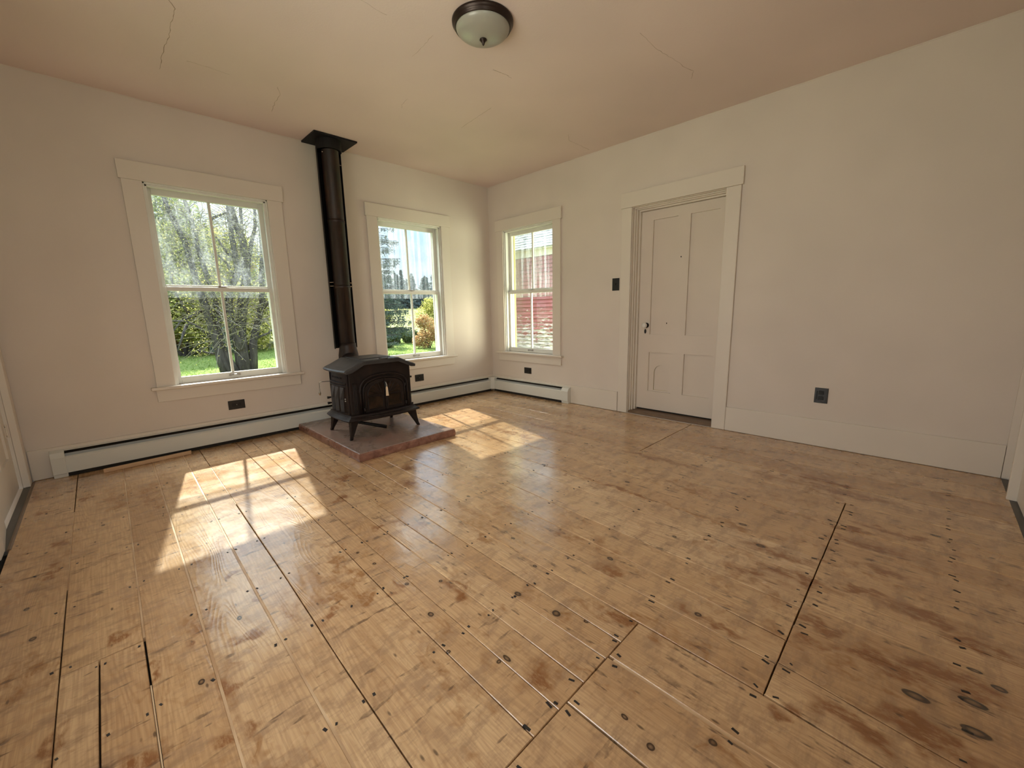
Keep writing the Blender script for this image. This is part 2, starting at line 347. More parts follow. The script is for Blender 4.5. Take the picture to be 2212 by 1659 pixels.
# ------------------------------------------------------------------ mesh helper
def tagp(o, label=None, cat=None, group=None, kind=None):
    if label: o['label'] = label
    if cat: o['category'] = cat
    if group: o['group'] = group
    if kind: o['kind'] = kind
    return o
def empty(name, loc, label=None, cat=None, group=None, kind=None):
    o = bpy.data.objects.new(name, None); col.objects.link(o); o.location = loc; o.empty_display_size = 0.05
    return tagp(o, label, cat, group, kind)
def worldloc(o):
    v = Vector((0, 0, 0))
    while o is not None: v += o.location; o = o.parent
    return v
def link(name, verts, faces, mat, parent=None, bevel=0.0, smooth=False, kind=None, label=None, segs=2, origin=None):
    verts = np.asarray(verts, dtype=float)
    c = (verts.min(0) + verts.max(0)) / 2 if origin is None else np.array(origin, float)
    if parent is None: c[2] = verts[:, 2].min() if origin is None else c[2]
    me = bpy.data.meshes.new(name)
    me.from_pydata([tuple(v) for v in (verts - c)], [], [tuple(int(i) for i in f) for f in faces])
    me.validate()
    me.materials.append(mat)
    if smooth: me.polygons.foreach_set('use_smooth', [True] * len(me.polygons))
    o = bpy.data.objects.new(name, me); col.objects.link(o)
    if parent is not None: o.parent = parent; o.location = Vector(c) - worldloc(parent)
    else: o.location = c
    if bevel > 0:
        b = o.modifiers.new('bevel', 'BEVEL'); b.width = bevel; b.segments = segs; b.limit_method = 'ANGLE'; b.angle_limit = math.radians(35)
    if kind: o['kind'] = kind
    if label: o['label'] = label
    return o
class MB:
    def __init__(s): s.v = []; s.f = []
    def add(s, vs, fs):
        b = len(s.v); s.v += [tuple(v) for v in vs]; s.f += [tuple(i + b for i in f) for f in fs]; return s
    def box(s, x0, x1, y0, y1, z0, z1):
        x0, x1 = sorted((x0, x1)); y0, y1 = sorted((y0, y1)); z0, z1 = sorted((z0, z1))
        return s.add([(x0, y0, z0), (x1, y0, z0), (x1, y1, z0), (x0, y1, z0), (x0, y0, z1), (x1, y0, z1), (x1, y1, z1), (x0, y1, z1)],
                     [(0, 3, 2, 1), (4, 5, 6, 7), (0, 1, 5, 4), (1, 2, 6, 5), (2, 3, 7, 6), (3, 0, 4, 7)])
    def prism(s, poly, a, b, axis='y'):
        # poly: list of 2D points, extruded along axis from a to b
        n = len(poly)
        def P(u, v, w): return (u, w, v) if axis == 'y' else ((w, u, v) if axis == 'x' else (u, v, w))
        vs = [P(u, v, a) for u, v in poly] + [P(u, v, b) for u, v in poly]
        fs = [tuple(range(n)), tuple(range(2 * n - 1, n - 1, -1))] + [(i, i + n, (i + 1) % n + n, (i + 1) % n) for i in range(n)]
        return s.add(vs, fs)
    def tube(s, pts, rad, n=8, cap=True):
        pts = [Vector(p) for p in pts]
        if not hasattr(rad, '__len__'): rad = [rad] * len(pts)
        vs = []; fs = []; prev = None
        for i, p in enumerate(pts):
            d = (pts[min(i + 1, len(pts) - 1)] - pts[max(i - 1, 0)]).normalized()
            if prev is None:
                a = Vector((0, 0, 1)) if abs(d.z) < 0.9 else Vector((1, 0, 0)); u = d.cross(a).normalized()
            else: u = (prev - d * prev.dot(d)).normalized()
            prev = u; w = d.cross(u)
            vs += [p + (u * math.cos(2 * PI * k / n) + w * math.sin(2 * PI * k / n)) * rad[i] for k in range(n)]
        for i in range(len(pts) - 1):
            for k in range(n):
                fs.append((i * n + k, i * n + (k + 1) % n, (i + 1) * n + (k + 1) % n, (i + 1) * n + k))
        if cap: fs += [tuple(range(n - 1, -1, -1)), tuple((len(pts) - 1) * n + k for k in range(n))]
        return s.add(vs, fs)
    def lathe(s, prof, c, n=32):
        vs = []; fs = []
        for r, z in prof: vs += [(c[0] + r * math.cos(2 * PI * k / n), c[1] + r * math.sin(2 * PI * k / n), c[2] + z) for k in range(n)]
        for i in range(len(prof) - 1):
            for k in range(n): fs.append((i * n + k, i * n + (k + 1) % n, (i + 1) * n + (k + 1) % n, (i + 1) * n + k))
        if prof[0][0] > 1e-6: fs.append(tuple(range(n - 1, -1, -1)))
        if prof[-1][0] > 1e-6: fs.append(tuple((len(prof) - 1) * n + k for k in range(n)))
        return s.add(vs, fs)
    def build(s, name, mat, parent=None, **k): return link(name, s.v, s.f, mat, parent, **k)
def box(name, mat, parent, *b, **k): return MB().box(*b).build(name, mat, parent, **k)

# frames: a wall plane's own (u along the wall, d outwards, z) to world
class Fr:
    def __init__(s, kind): s.k = kind
    def p(s, u, d, z):
        return {'A': (u, d, z), 'B': (d, u, z), 'C': (-4.40 - d, u, z), 'D': (u, -4.775 - d, z)}[s.k]
    def box(s, mb, u0, u1, d0, d1, z0, z1):
        a = s.p(u0, d0, z0); b = s.p(u1, d1, z1)
        return mb.box(a[0], b[0], a[1], b[1], a[2], b[2])
    def obj(s, name, mat, parent, u0, u1, d0, d1, z0, z1, **k): return s.box(MB(), u0, u1, d0, d1, z0, z1).build(name, mat, parent, **k)
FA, FB, FC, FD = Fr('A'), Fr('B'), Fr('C'), Fr('D')
H = 2.70

# ------------------------------------------------------------------ walls
def wall(name, fr, u0, u1, openings, mat=WALL, T=0.16):
    us = sorted({u0, u1, *[o[0] for o in openings], *[o[1] for o in openings]})
    zs = sorted({-0.05, H + 0.02, *[o[2] for o in openings], *[o[3] for o in openings]})
    mb = MB()
    def solid(i, j):
        if not (0 <= i < len(us) - 1 and 0 <= j < len(zs) - 1): return False
        cu = (us[i] + us[i + 1]) / 2; cz = (zs[j] + zs[j + 1]) / 2
        return not any(o[0] < cu < o[1] and o[2] < cz < o[3] for o in openings)
    def quad(*q): mb.add([fr.p(*a) for a in q], [(0, 1, 2, 3)])
    for i in range(len(us) - 1):
        for j in range(len(zs) - 1):
            if not solid(i, j): continue
            a, b, c, d = us[i], us[i + 1], zs[j], zs[j + 1]
            quad((a, 0, c), (b, 0, c), (b, 0, d), (a, 0, d)); quad((a, T, c), (a, T, d), (b, T, d), (b, T, c))
            if not solid(i - 1, j): quad((a, 0, c), (a, 0, d), (a, T, d), (a, T, c))
            if not solid(i + 1, j): quad((b, 0, c), (b, T, c), (b, T, d), (b, 0, d))
            if not solid(i, j - 1): quad((a, 0, c), (a, T, c), (b, T, c), (b, 0, c))
            if not solid(i, j + 1): quad((a, 0, d), (b, 0, d), (b, T, d), (a, T, d))
    w = mb.build(name, mat); w['kind'] = 'structure'
    return w
W1, W2, W3 = (-3.51, -2.668, 0.56, 2.12), (-1.62, -0.79, 0.56, 2.12), (-1.115, -0.28, 0.56, 2.12)
D1 = (-2.995, -2.125, 0.0, 2.08)
wall('wall_north', FA, -4.40, 0.0, [W1, W2])
wall('wall_east', FB, -4.775, 0.16, [W3, D1])
wall('wall_west', FC, -4.935, 0.16, [(-0.915, -0.14, 0.0, 2.05), (-3.40, -2.10, 0.60, 2.10)])
wall('wall_south', FD, -4.40, 0.0, [(-1.0, -0.41, 0.0, 2.05), (-4.25, -3.35, 0.60, 2.10)])
box('ceiling', CEIL, None, -4.58, 0.18, -4.95, 0.18, H, H + 0.12)['kind'] = 'structure'
ceiling = bpy.data.objects['ceiling']
# yellow clapboard skin outside the east wall
ex = empty('trim_1', (0.16, -0.7, 0), kind='structure')
for k in range(24):
    z = -0.5 + k * 0.14
    for u0, u1 in ((-4.9, -1.25), (-0.15, 0.25)) if 0.40 < z + 0.07 < 2.25 else ((-4.9, 0.25),):
        MB().prism([(0.162, z), (0.182, z), (0.168, z + 0.145), (0.162, z + 0.145)], u0, u1, 'y').build('clapboard', YELLOW, ex)
for b in ((-1.235, -1.115, 0.42, 2.24), (-0.28, -0.16, 0.42, 2.24), (-1.115, -0.28, 2.12, 2.24), (-1.115, -0.28, 0.42, 0.54)):
    box('outer_casing', YELLOW, ex, 0.16, 0.195, b[0], b[1], b[2], b[3])

# ceiling cracks (fine raised plaster seams)
CR = [[(-3.411,-1.5),(-3.411,-1.395),(-3.38,-1.339),(-3.383,-1.211),(-3.375,-1.034),(-3.386,-0.894),(-3.384,-0.772),(-3.38,-0.59)],[(-3.268,-0.814),(-3.162,-0.826),(-3.094,-0.825),(-3.038,-0.815)],
 [(-2.757,-0.855),(-2.712,-0.776),(-2.705,-0.612),(-2.68,-0.435)],[(-2.707,-2.055),(-2.554,-2.047)],[(-1.787,-2.06),(-1.647,-2.076)],[(-1.432,-1.657),(-1.412,-1.449),(-1.381,-1.209)],
 [(-1.995,-1.331),(-1.981,-1.223),(-1.953,-1.174)],[(-2.28,-2.082),(-2.26,-1.955),(-2.255,-1.817)],[(-1.399,-2.921),(-1.326,-2.92),(-1.227,-2.919),(-1.105,-2.927),(-0.983,-2.948),(-0.862,-2.955),(-0.755,-2.98),(-0.67,-2.929)],
 [(-0.561,-1.756),(-0.438,-1.671),(-0.313,-1.675),(-0.202,-1.672),(-0.103,-1.671)],[(-1.78,-2.055),(-1.696,-2.071),(-1.615,-2.068)]]
for ci, c in enumerate(CR):
    pts = []
    for a, b in zip(c[:-1], c[1:]):
        m = max(1, int(math.dist(a, b) / 0.025))
        for k in range(m): t = k / m; pts.append((a[0] + (b[0] - a[0]) * t + random.uniform(-.004, .004), a[1] + (b[1] - a[1]) * t + random.uniform(-.004, .004)))
    pts.append(c[-1])
    r0 = (0.0015, 0.0010, 0.0012, 0.0008, 0.0009, 0.0011, 0.0008, 0.0008, 0.0012, 0.0014, 0.0009)[ci]
    MB().tube([(x, y, H) for x, y in pts], [r0 * random.uniform(0.4, 1.2) for _ in pts], 4).build('plaster_crack', CRACK, ceiling)

# ------------------------------------------------------------------ floor
floor = box('floor', DARK, None, -4.58, 0.16, -4.95, 0.0, -0.10, -0.024); floor['kind'] = 'structure'
def lerp(pts, y):
    pts = sorted(pts, reverse=True)
    if y >= pts[0][0]: return pts[0][1]
    for (y1, x1), (y2, x2) in zip(pts[:-1], pts[1:]):
        if y >= y2: return x1 + (x2 - x1) * (y1 - y) / (y1 - y2)
    return pts[-1][1]
S = {0: [(0, -4.362)], 1: [(-.6, -4.146), (-4.8, -4.138)], 2: [(0, -3.905), (-2.5, -3.94), (-4.8, -3.955)], 3: [(0, -3.735), (-2.2, -3.775), (-3.24, -3.80), (-4.8, -3.82)],
 4: [(0, -3.545), (-2.3, -3.595), (-3.36, -3.607), (-4.8, -3.62)], 5: [(0, -3.43), (-2.6, -3.484), (-3.1, -3.50), (-4.8, -3.53)], 6: [(0, -3.17), (-1.35, -3.19), (-2, -3.205), (-3, -3.236), (-3.7, -3.245)],
 7: [(0, -3.06), (-1.34, -3.09), (-2.5, -3.12), (-3.7, -3.14)], 8: [(0, -2.93), (-.73, -2.965), (-2.5, -3.0), (-3.7, -3.02)], 9: [(0, -2.81), (-1.1, -2.845), (-2.5, -2.89), (-3.7, -2.899)],
 10: [(0, -2.72), (-1.2, -2.75), (-2.1, -2.76), (-3.7, -2.807)], 11: [(0, -2.61), (-1.6, -2.63), (-2.2, -2.65), (-3.9, -2.69), (-4.1, -2.694), (-4.8, -2.745)], 12: [(0, -2.48), (-1.8, -2.495), (-2.8, -2.52), (-4.1, -2.55)],
 13: [(0, -2.32), (-2, -2.34), (-3.3, -2.36), (-4.1, -2.42)], 14: [(0, -2.13), (-2.5, -2.15), (-3.2, -2.19), (-4.1, -2.21)], 15: [(0, -1.87), (-2.5, -1.90), (-3.2, -1.92), (-4.1, -1.98)],
 16: [(0, -1.73), (-2.5, -1.755), (-3.5, -1.77), (-4.1, -1.79)], 17: [(0, -1.49), (-2.5, -1.508), (-3.4, -1.515), (-4.1, -1.572)], 18: [(0, -1.24), (-2, -1.26), (-2.4, -1.30), (-4.1, -1.39)],
 19: [(0, -1.0), (-2.8, -1.03), (-3.6, -1.035), (-4.1, -1.06), (-4.8, -1.07)], 20: [(0, -.80), (-2.1, -.82), (-2.82, -.79)], 21: [(0, -.57), (-2.2, -.584), (-2.82, -.56)], 22: [(0, -.33), (-2.82, -.30)], 23: [(0, -.012)],
 30: [(-4.09, -1.191), (-4.8, -1.235)], 31: [(-4.09, -1.402), (-4.8, -1.433)], 32: [(-4.09, -1.579), (-4.8, -1.596)], 33: [(-4.09, -1.79), (-4.8, -1.805)], 34: [(-4.09, -2.039), (-4.8, -2.058)],
 35: [(-4.09, -2.172), (-4.8, -2.19)], 36: [(-4.09, -2.324), (-4.8, -2.29)], 37: [(-4.09, -2.538), (-4.5, -2.588), (-4.8, -2.61)], 40: [(-3.7, -3.345), (-4.8, -3.36)], 41: [(-3.7, -3.105), (-4.8, -3.115)],
 42: [(-3.7, -2.885), (-4.8, -2.893)], 50: [(-2.5, -4.053), (-4.8, -4.062)], 60: [(-2.82, -.79), (-4.8, -.80)], 61: [(-2.82, -.55), (-4.8, -.545)], 62: [(-2.82, -.27), (-4.8, -.28)]}
YF = -4.745
PL = [(0, 1, 0, YF), (1, 2, 0, -2.5), (1, 50, -2.5, YF), (50, 2, -2.5, YF), (2, 3, 0, YF), (3, 4, 0, YF), (4, 5, 0, YF), (5, 6, 0, -3.7), (5, 40, -3.7, YF)]
PL += [(k, k + 1, 0, -3.7) for k in range(6, 11)] + [(40, 41, -3.7, YF), (41, 42, -3.7, YF), (42, 11, -3.7, YF)]
PL += [(k, k + 1, 0, -4.095) for k in range(11, 19)] + [(k, k + 1, 0, -2.82) for k in range(19, 23)]
PL += [(11, 37, -4.095, YF), (37, 36, -4.095, YF), (36, 35, -4.095, YF), (35, 34, -4.095, YF), (34, 33, -4.095, YF), (33, 32, -4.095, YF), (32, 31, -4.095, YF), (31, 30, -4.095, YF), (30, 19, -4.095, YF)]
PL += [(19, 60, -2.82, YF), (60, 61, -2.82, YF), (61, 62, -2.82, YF), (62, 23, -2.82, YF)]
GAP = {1: .0016, 2: .0028, 3: .0035, 4: .0038, 5: .0018, 7: .0012, 8: .0016, 11: .0024, 12: .002, 13: .0024, 16: .002, 19: .0016, 41: .0030, 42: .0048, 50: .0018, 37: .0018}
NAIL_ROWS = [-.41, -.81, -1.213, -1.655, -2.065, -2.47, -2.865, -3.28, -3.675, -4.07, -4.50]
nails = MB()
for (a, b, y0, y1) in PL:
    m = max(2, int((y0 - y1) / 0.3) + 1)
    e0 = 0.0026 if abs(y0 + 2.82) < .01 else 0.0014; e1 = 0.0026 if abs(y1 + 2.82) < .01 else 0.0014
    ys = np.linspace(y0 - e0, y1 + e1, m)
    dz = random.uniform(-0.0012, 0.0)
    c = 0.0018
    ga, gb = GAP.get(a, 0.0016), GAP.get(b, 0.0016)
    xl = [lerp(S[a], y) + ga + random.uniform(-.0005, .0005) for y in ys]; xr = [lerp(S[b], y) - gb - random.uniform(-.0005, .0005) for y in ys]
    V = []; F = []
    for i, y in enumerate(ys):
        yy = y - (c if i == 0 else (-c if i == m - 1 else 0))
        V += [(xl[i], y, -0.022), (xl[i], y, dz - c), (xl[i] + c, yy, dz), (xr[i] - c, yy, dz), (xr[i], y, dz - c), (xr[i], y, -0.022)]
    for i in range(m - 1):
        for k in range(6): F.append((i * 6 + k, i * 6 + (k + 1) % 6, (i + 1) * 6 + (k + 1) % 6, (i + 1) * 6 + k))
    F += [tuple(range(5, -1, -1)), tuple((m - 1) * 6 + k for k in range(6))]
    link('plank', V, F, WOOD, floor)
    for ry in NAIL_ROWS + ([y0 - .03] if y0 < -1 else []):
        if not (y1 + .01 < ry < y0 - .01): continue
        w = lerp(S[b], ry) - lerp(S[a], ry)
        for fx in ([.11, .89] if w < .2 else [.09, .91] + ([.5] if random.random() < .25 else [])):
            if random.random() < 0.08: continue
            x = lerp(S[a], ry) + w * fx + random.uniform(-.006, .006); yy = ry + random.uniform(-.008, .008)
            r = random.uniform(.0028, .0046); e = random.uniform(1.0, 1.9) if ry > -3.5 else random.uniform(1.6, 3.0)
            an = random.uniform(-.5, .5); ca, sa = math.cos(an), math.sin(an)
            q = [(-r, -r * e), (r * .8, -r * e), (r, r * e * .9), (-r * .9, r * e)]
            base = [(x + u * ca - v * sa, yy + u * sa + v * ca) for u, v in q]
            nails.add([(u, v, -0.006) for u, v in base] + [(u, v, 0.0002) for u, v in base], [(4, 5, 6, 7), (0, 1, 5, 4), (1, 2, 6, 5), (2, 3, 7, 6), (3, 0, 4, 7)])
nails.build('nail_heads', simple('rusted_nail', (0.022, 0.017, 0.015), 0.6), floor, kind='stuff')
for k, ya, yb, w in [(1, -.9, -1.9, .0022), (2, -.1, -2.48, .0028), (2, -2.75, -4.7, .0016), (3, -.1, -4.7, .0036), (4, -.05, -4.7, .0038), (13, -1.5, -3.9, .003), (12, -2.2, -3.95, .003), (16, -2.7, -3.6, .0024), (42, -3.72, -4.7, .006), (8, -2.7, -3.4, .0016), (9, -2.9, -3.62, .0016), (5, -.6, -1.5, .0018), (35, -4.12, -4.7, .0014), (14, -2.0, -2.9, .0014), (11, -1.9, -3.6, .0022)]:
    ys = np.linspace(ya, yb, max(2, int((ya - yb) / .3))); V = []; F = []
    for y in ys:
        x = lerp(S[k], y); V += [(x - w, y, -.018), (x - w, y, -.0025), (x + w, y, -.0025), (x + w, y, -.018)]
    for i in range(len(ys) - 1):
        for j in range(4): F.append((i * 4 + j, i * 4 + (j + 1) % 4, (i + 1) * 4 + (j + 1) % 4, (i + 1) * 4 + j))
    F += [(3, 2, 1, 0), tuple((len(ys) - 1) * 4 + j for j in range(4))]
    link('filler_strip', V, F, SLIVER, floor)

# ------------------------------------------------------------------ windows
def window(name, fr, o, sill=(0.11, 0.11), upper_storm=HAZY, latch=True, flip=False):
    u0, u1, z0, z1 = o
    uc = (u0 + u1) / 2
    e = empty(name, fr.p(uc, 0, z0), kind='structure')
    B = 0.002
    fr.obj('head_casing', TRIM, e, u0 - 0.132, u1 + 0.132, -0.026, 0, z1, z1 + 0.132, bevel=B)
    for a, b in ((u0 - 0.118, u0), (u1, u1 + 0.118)): fr.obj('side_casing', TRIM, e, a, b, -0.020, 0, z0 - 0.004, z1, bevel=B)
    fr.obj('stool', TRIM, e, u0 - 0.155, u1 + 0.145, -0.052, 0.03, z0 - 0.024, z0, bevel=0.005)
    fr.obj('apron', TRIM, e, u0 - 0.125, u1 + 0.115, -0.018, 0, z0 - 0.122, z0 - 0.024, bevel=B)
    j = MB()
    fr.box(j, u0 + 0.0005, u0 + 0.012, -0.004, 0.16, z0, z1); fr.box(j, u1 - 0.012, u1 - 0.0005, -0.004, 0.16, z0, z1); fr.box(j, u0 + 0.0005, u1 - 0.0005, -0.004, 0.16, z1 - 0.012, z1 - 0.0005)
    j.build('jamb', SASH, e, bevel=0.001)
    st = MB()
    for a, b in ((u0 + 0.012, u0 + 0.026), (u1 - 0.026, u1 - 0.012)):
        fr.box(st, a, b, 0.012, 0.050, z0, z1 - 0.012)
        fr.box(st, a, b, 0.128, 0.16, z0, z1 - 0.012)
    fr.box(st, u0 + 0.012, u1 - 0.012, 0.012, 0.050, z1 - 0.026, z1 - 0.012)
    st.build('stop_moulding', SASH, e, bevel=0.0015)
    fr.obj('outer_sill', SASH, e, u0 + 0.001, u1 - 0.001, 0.03, 0.20, z0 - 0.05, z0 - 0.001)
    zm = (z0 + z1) / 2 + 0.0
    def sash(nm, d, za, zb, bot, top, pane):
        a, b = u0 + 0.014, u1 - 0.014; sw = 0.038
        m = MB()
        fr.box(m, a, a + sw, d, d + 0.034, za, zb); fr.box(m, b - sw, b, d, d + 0.034, za, zb)
        fr.box(m, a + sw, b - sw, d, d + 0.034, za, za + bot); fr.box(m, a + sw, b - sw, d, d + 0.034, zb - top, zb)
        s = m.build(nm, SASH, e, bevel=0.003)
        fr.obj('muntin', SASH, s, uc - 0.010, uc + 0.010, d + 0.004, d + 0.030, za + bot, zb - top, bevel=0.004)
        for p, q in ((a + sw, uc - 0.010), (uc + 0.010, b - sw)):
            fr.obj('pane', pane, s, p - 0.003, q + 0.003, d + 0.015, d + 0.018, za + bot - 0.003, zb - top + 0.003)
        return s
    up_ = sash('upper_sash', 0.090, zm + 0.0, z1 - 0.013, 0.030, 0.052, GLASS)
    lo_ = sash('lower_sash', 0.053, z0 + 0.001, zm + 0.012, 0.054, 0.034, GLASS)
    # storm panes outside
    stf = MB()
    for a, b in ((u0 + 0.012, u0 + 0.034), (u1 - 0.034, u1 - 0.012)): fr.box(stf, a, b, 0.163, 0.178, z0, z1 - 0.012)
    fr.box(stf, u0 + 0.034, u1 - 0.034, 0.163, 0.178, z1 - 0.04, z1 - 0.012); fr.box(stf, u0 + 0.034, u1 - 0.034, 0.163, 0.178, z0, z0 + 0.03); 
    sf = stf.build('storm_frame', SASH if fr.k == 'A' else YELLOW, e)
    fr.obj('storm_pane', upper_storm, sf, u0 + 0.034, u1 - 0.034, 0.168, 0.170, zm - 0.07, z1 - 0.04)
    if latch:
        k = fr.p(uc + 0.02, 0.07, zm + 0.012)
        MB().lathe([(0.0, 0), (0.014, 0), (0.014, 0.006), (0.006, 0.009), (0.006, 0.014), (0, 0.014)], k, 14).build('sash_lock', CHROME, lo_)
        t = MB(); a = fr.p(uc - 0.02, 0.068, zm + 0.020); b = fr.p(uc + 0.045, 0.06, zm + 0.022); t.tube([a, b], [0.007, 0.004], 8)
        t.build('lock_lever', CHROME, lo_)
        l = MB(); zz = z0 + 0.030
        for w in (-0.035, 0.035): l.tube([fr.p(uc + w + 0.01, 0.053, zz), fr.p(uc + w + 0.01, 0.044, zz)], 0.010, 10)
        l.tube([fr.p(uc - 0.025 + .01, 0.044, zz), fr.p(uc - .008 + .01, 0.030, zz + 0.006), fr.p(uc + .008 + .01, 0.030, zz + 0.006), fr.p(uc + 0.025 + .01, 0.044, zz)], 0.0045, 8)
        l.build('sash_lift', CHROME, lo_, label='worn silver sash lift')
    return e
window('window_1', FA, W1)
window('window_2', FA, W2, upper_storm=glass('rain_marked_storm_glass', 0.14, (26, 26, 0.8)))
window('window_3', FB, W3, upper_storm=STREAK)
window('added_window_4', FC, (-3.40, -2.10, 0.60, 2.10), latch=False)  # unseen window, added to hold the west fill lamp
window('added_window_5', FD, (-4.25, -3.35, 0.60, 2.10), latch=False)  # unseen window behind the camera, added for the south fill lamp

# ------------------------------------------------------------------ doors
d1 = empty('door_1', (0, -2.56, 0), kind='structure')
u0, u1, _, z1 = D1
FB.obj('head_casing', TRIM, d1, u0 - 0.128, u1 + 0.118, -0.026, 0, z1, z1 + 0.14, bevel=0.002)
for a, b in ((u0 - 0.115, u0), (u1, u1 + 0.11)): FB.obj('side_casing', TRIM, d1, a, b, -0.020, 0, 0, z1, bevel=0.006)
j = MB()
for t0, t1, w in ((-0.004, 0.03, 0.006), (0.03, 0.06, 0.014), (0.06, 0.10, 0.022), (0.10, 0.15, 0.034)):
    FB.box(j, u0 + 0.0005, u0 + w, t0, t1, 0.0, z1 - w); FB.box(j, u1 - w, u1 - 0.0005, t0, t1, 0.0, z1 - w); FB.box(j, u0 + 0.0005, u1 - 0.0005, t0, t1, z1 - w, z1 - 0.0005)
j.build('stepped_jamb', TRIM, d1, bevel=0.0025)
lf = MB(); X0, X1 = 0.130, 0.162
ya, yb, yc, yd, ye, yf = u0 + 0.035, -2.905, -2.648, -2.530, -2.283, u1 - 0.035
for b in ((ya, yb, 0.045, 2.043), (yc, yd, 0.045, 2.043), (ye, yf, 0.045, 2.043)): lf.box(X0, X1, b[0], b[1], b[2], b[3])
for a, b in ((yb, yc), (yd, ye)):
    for z in ((0.045, 0.239), (0.647, 0.831), (1.953, 2.043)): lf.box(X0, X1, a, b, z[0], z[1])
leafo = lf.build('door_leaf', DOORP, d1)
for a, b, c, d in ((yb, yc, 0.831, 1.953), (yd, ye, 0.831, 1.953), (yb, yc, 0.239, 0.647)):
    box('panel', DOORP, leafo, X0 + 0.018, X0 + 0.026, a, b, c, d)
# lower hinge-side panel with the arched cat flap cut through it
pa, pb, pz, pr = -2.495, -2.338, 0.254, 0.435
arch = [(pb, pz), (pb, pr)] + [((pa + pb) / 2 + (pb - pa) / 2 * math.cos(t), pr + 0.082 * math.sin(t)) for t in np.linspace(0.15, PI - 0.15, 11)] + [(pa, pr), (pa, pz)]
m = MB()
for xx in (X0 + 0.016, X0 + 0.020):
    b0 = len(m.v)
    outer = [(ye, 0.239), (ye, 0.647), (yd, 0.647), (yd, 0.239)]
    m.v += [(xx, a, b) for a, b in outer + arch]
    n = len(arch); A0 = b0 + 4
    m.f += [(b0, b0 + 1, A0 + 1, A0), (b0 + 3, A0 + n - 1, A0 + n - 2, b0 + 2), (b0, A0, A0 + n - 1, b0 + 3)]
    mid = A0 + n // 2
    for i in range(1, n - 2):
        tgt = b0 + 1 if A0 + i < mid else b0 + 2
        m.f.append((tgt, A0 + i + 1, A0 + i) )
    m.f.append((b0 + 1, b0 + 2, mid))
n = len(arch)
for i in range(n): m.f.append((4 + i, 4 + (i + 1) % n, 4 + n + 4 + (i + 1) % n, 4 + n + 4 + i))
m.build('panel', DOORP, leafo)
fl = MB().prism(arch[::-1], X0 + 0.0275, X0 + 0.0312, 'x'); fl.build('cat_flap', DOORP, leafo, label='arched cat flap recessed in the lower panel')
def ball(mb, c, r, s=(1, 1, 1), nu=16, nv=10):
    vs = [(c[0] + r * s[0] * math.sin(PI * i / nv) * math.cos(2 * PI * k / nu), c[1] + r * s[1] * math.sin(PI * i / nv) * math.sin(2 * PI * k / nu), c[2] + r * s[2] * math.cos(PI * i / nv)) for i in range(nv + 1) for k in range(nu)]
    fs = [(i * nu + k, (i + 1) * nu + k, (i + 1) * nu + (k + 1) % nu, i * nu + (k + 1) % nu) for i in range(nv) for k in range(nu)]
    return mb.add(vs, fs)
ball(MB(), (0.075, -2.248, 0.924), 0.030, (0.72, 1, 1)).build('knob', WHITEP, leafo, smooth=True, label='white porcelain door knob')
MB().tube([(0.130, -2.248, 0.924), (0.124, -2.248, 0.924), (0.122, -2.248, 0.924), (0.098, -2.248, 0.924)], [0.026, 0.026, 0.012, 0.010], 18).build('rosette', BLACK, leafo)
MB().prism([(-2.236 + 0.011 * math.cos(t), 0.862 + 0.024 * math.sin(t)) for t in np.linspace(0, 2 * PI, 16)[:-1]], 0.126, 0.1305, 'x').build('keyhole_cover', BLACK, leafo)
for a, z in ((-2.452, 0.945), (-2.574, 1.575)): box('nail_hole', DARK, leafo, X0 + (0.0165 if a > -2.5 else -0.0012), X0 + (0.0195 if a > -2.5 else 0.002), a - .004, a + .004, z - .007, z + .007)
MB().prism([(0.0, 0.0), (0.0, 0.012), (0.035, 0.026), (0.13, 0.028), (0.155, 0.028), (0.155, 0.0)], u0 + 0.0, u1 - 0.0, 'y').build('threshold', SILL, d1)
box('gap', DARK, d1, 0.150, 0.158, u0, u1, 0.0, 0.06)

# west door (left frame edge) and south door (right frame edge)
d2 = empty('door_2', (-4.40, -0.55, 0), kind='structure')
box('side_casing', TRIM, d2, -4.40, -4.365, -0.14, -0.045, 0, 2.05, bevel=0.004)
box('side_casing', TRIM, d2, -4.40, -4.372, -1.36, -1.249, 0, 2.05, bevel=0.004)
box('head_casing', TRIM, d2, -4.40, -4.365, -1.36, -0.045, 2.05, 2.18, bevel=0.004)
MB().prism([(-4.40, -0.915), (-4.372, -1.249), (-4.40, -1.249)], 0, 2.05, 'z').build('jamb', TRIM, d2)
lf = MB()
for b in ((-0.912, -0.80, 0.012, 2.03), (-0.255, -0.15, 0.012, 2.03), (-0.80, -0.255, 0.012, 0.24), (-0.80, -0.255, 0.72, 0.86), (-0.80, -0.255, 1.92, 2.03), (-0.56, -0.49, 0.24, 0.72), (-0.56, -0.49, 0.86, 1.92)): lf.box(-4.448, -4.415, *b)
l2 = lf.build('door_leaf', TRIM, d2)
for a, b in ((-0.80, -0.56), (-0.49, -0.255)):
    for c, d in ((0.24, 0.72), (0.86, 1.92)): box('panel', TRIM, l2, -4.438, -4.426, a, b, c, d)
for z in (0.40, 1.72):
    hb = MB(); hb.tube([(-4.412, -0.146, z - 0.045), (-4.412, -0.146, z + 0.045)], 0.006, 8); hb.box(-4.4145, -4.412, -0.19, -0.148, z - 0.04, z + 0.04); hb.build('hinge', TRIM, d2)
    for q in (z - 0.03, z + 0.032): box('hinge_screw', DARK, d2, -4.413, -4.4105, -0.175, -0.165, q - .004, q + .004)
box('threshold', GREYB, d2, -4.47, -4.366, -1.249, -0.141, -0.022, -0.001)
MB().prism([(-4.366, -0.02), (-4.366, 0.004), (-4.358, 0.006), (-4.352, 0.0), (-4.352, -0.02)], -1.25, -0.05, 'y').build('edge_strip', SILL, d2)

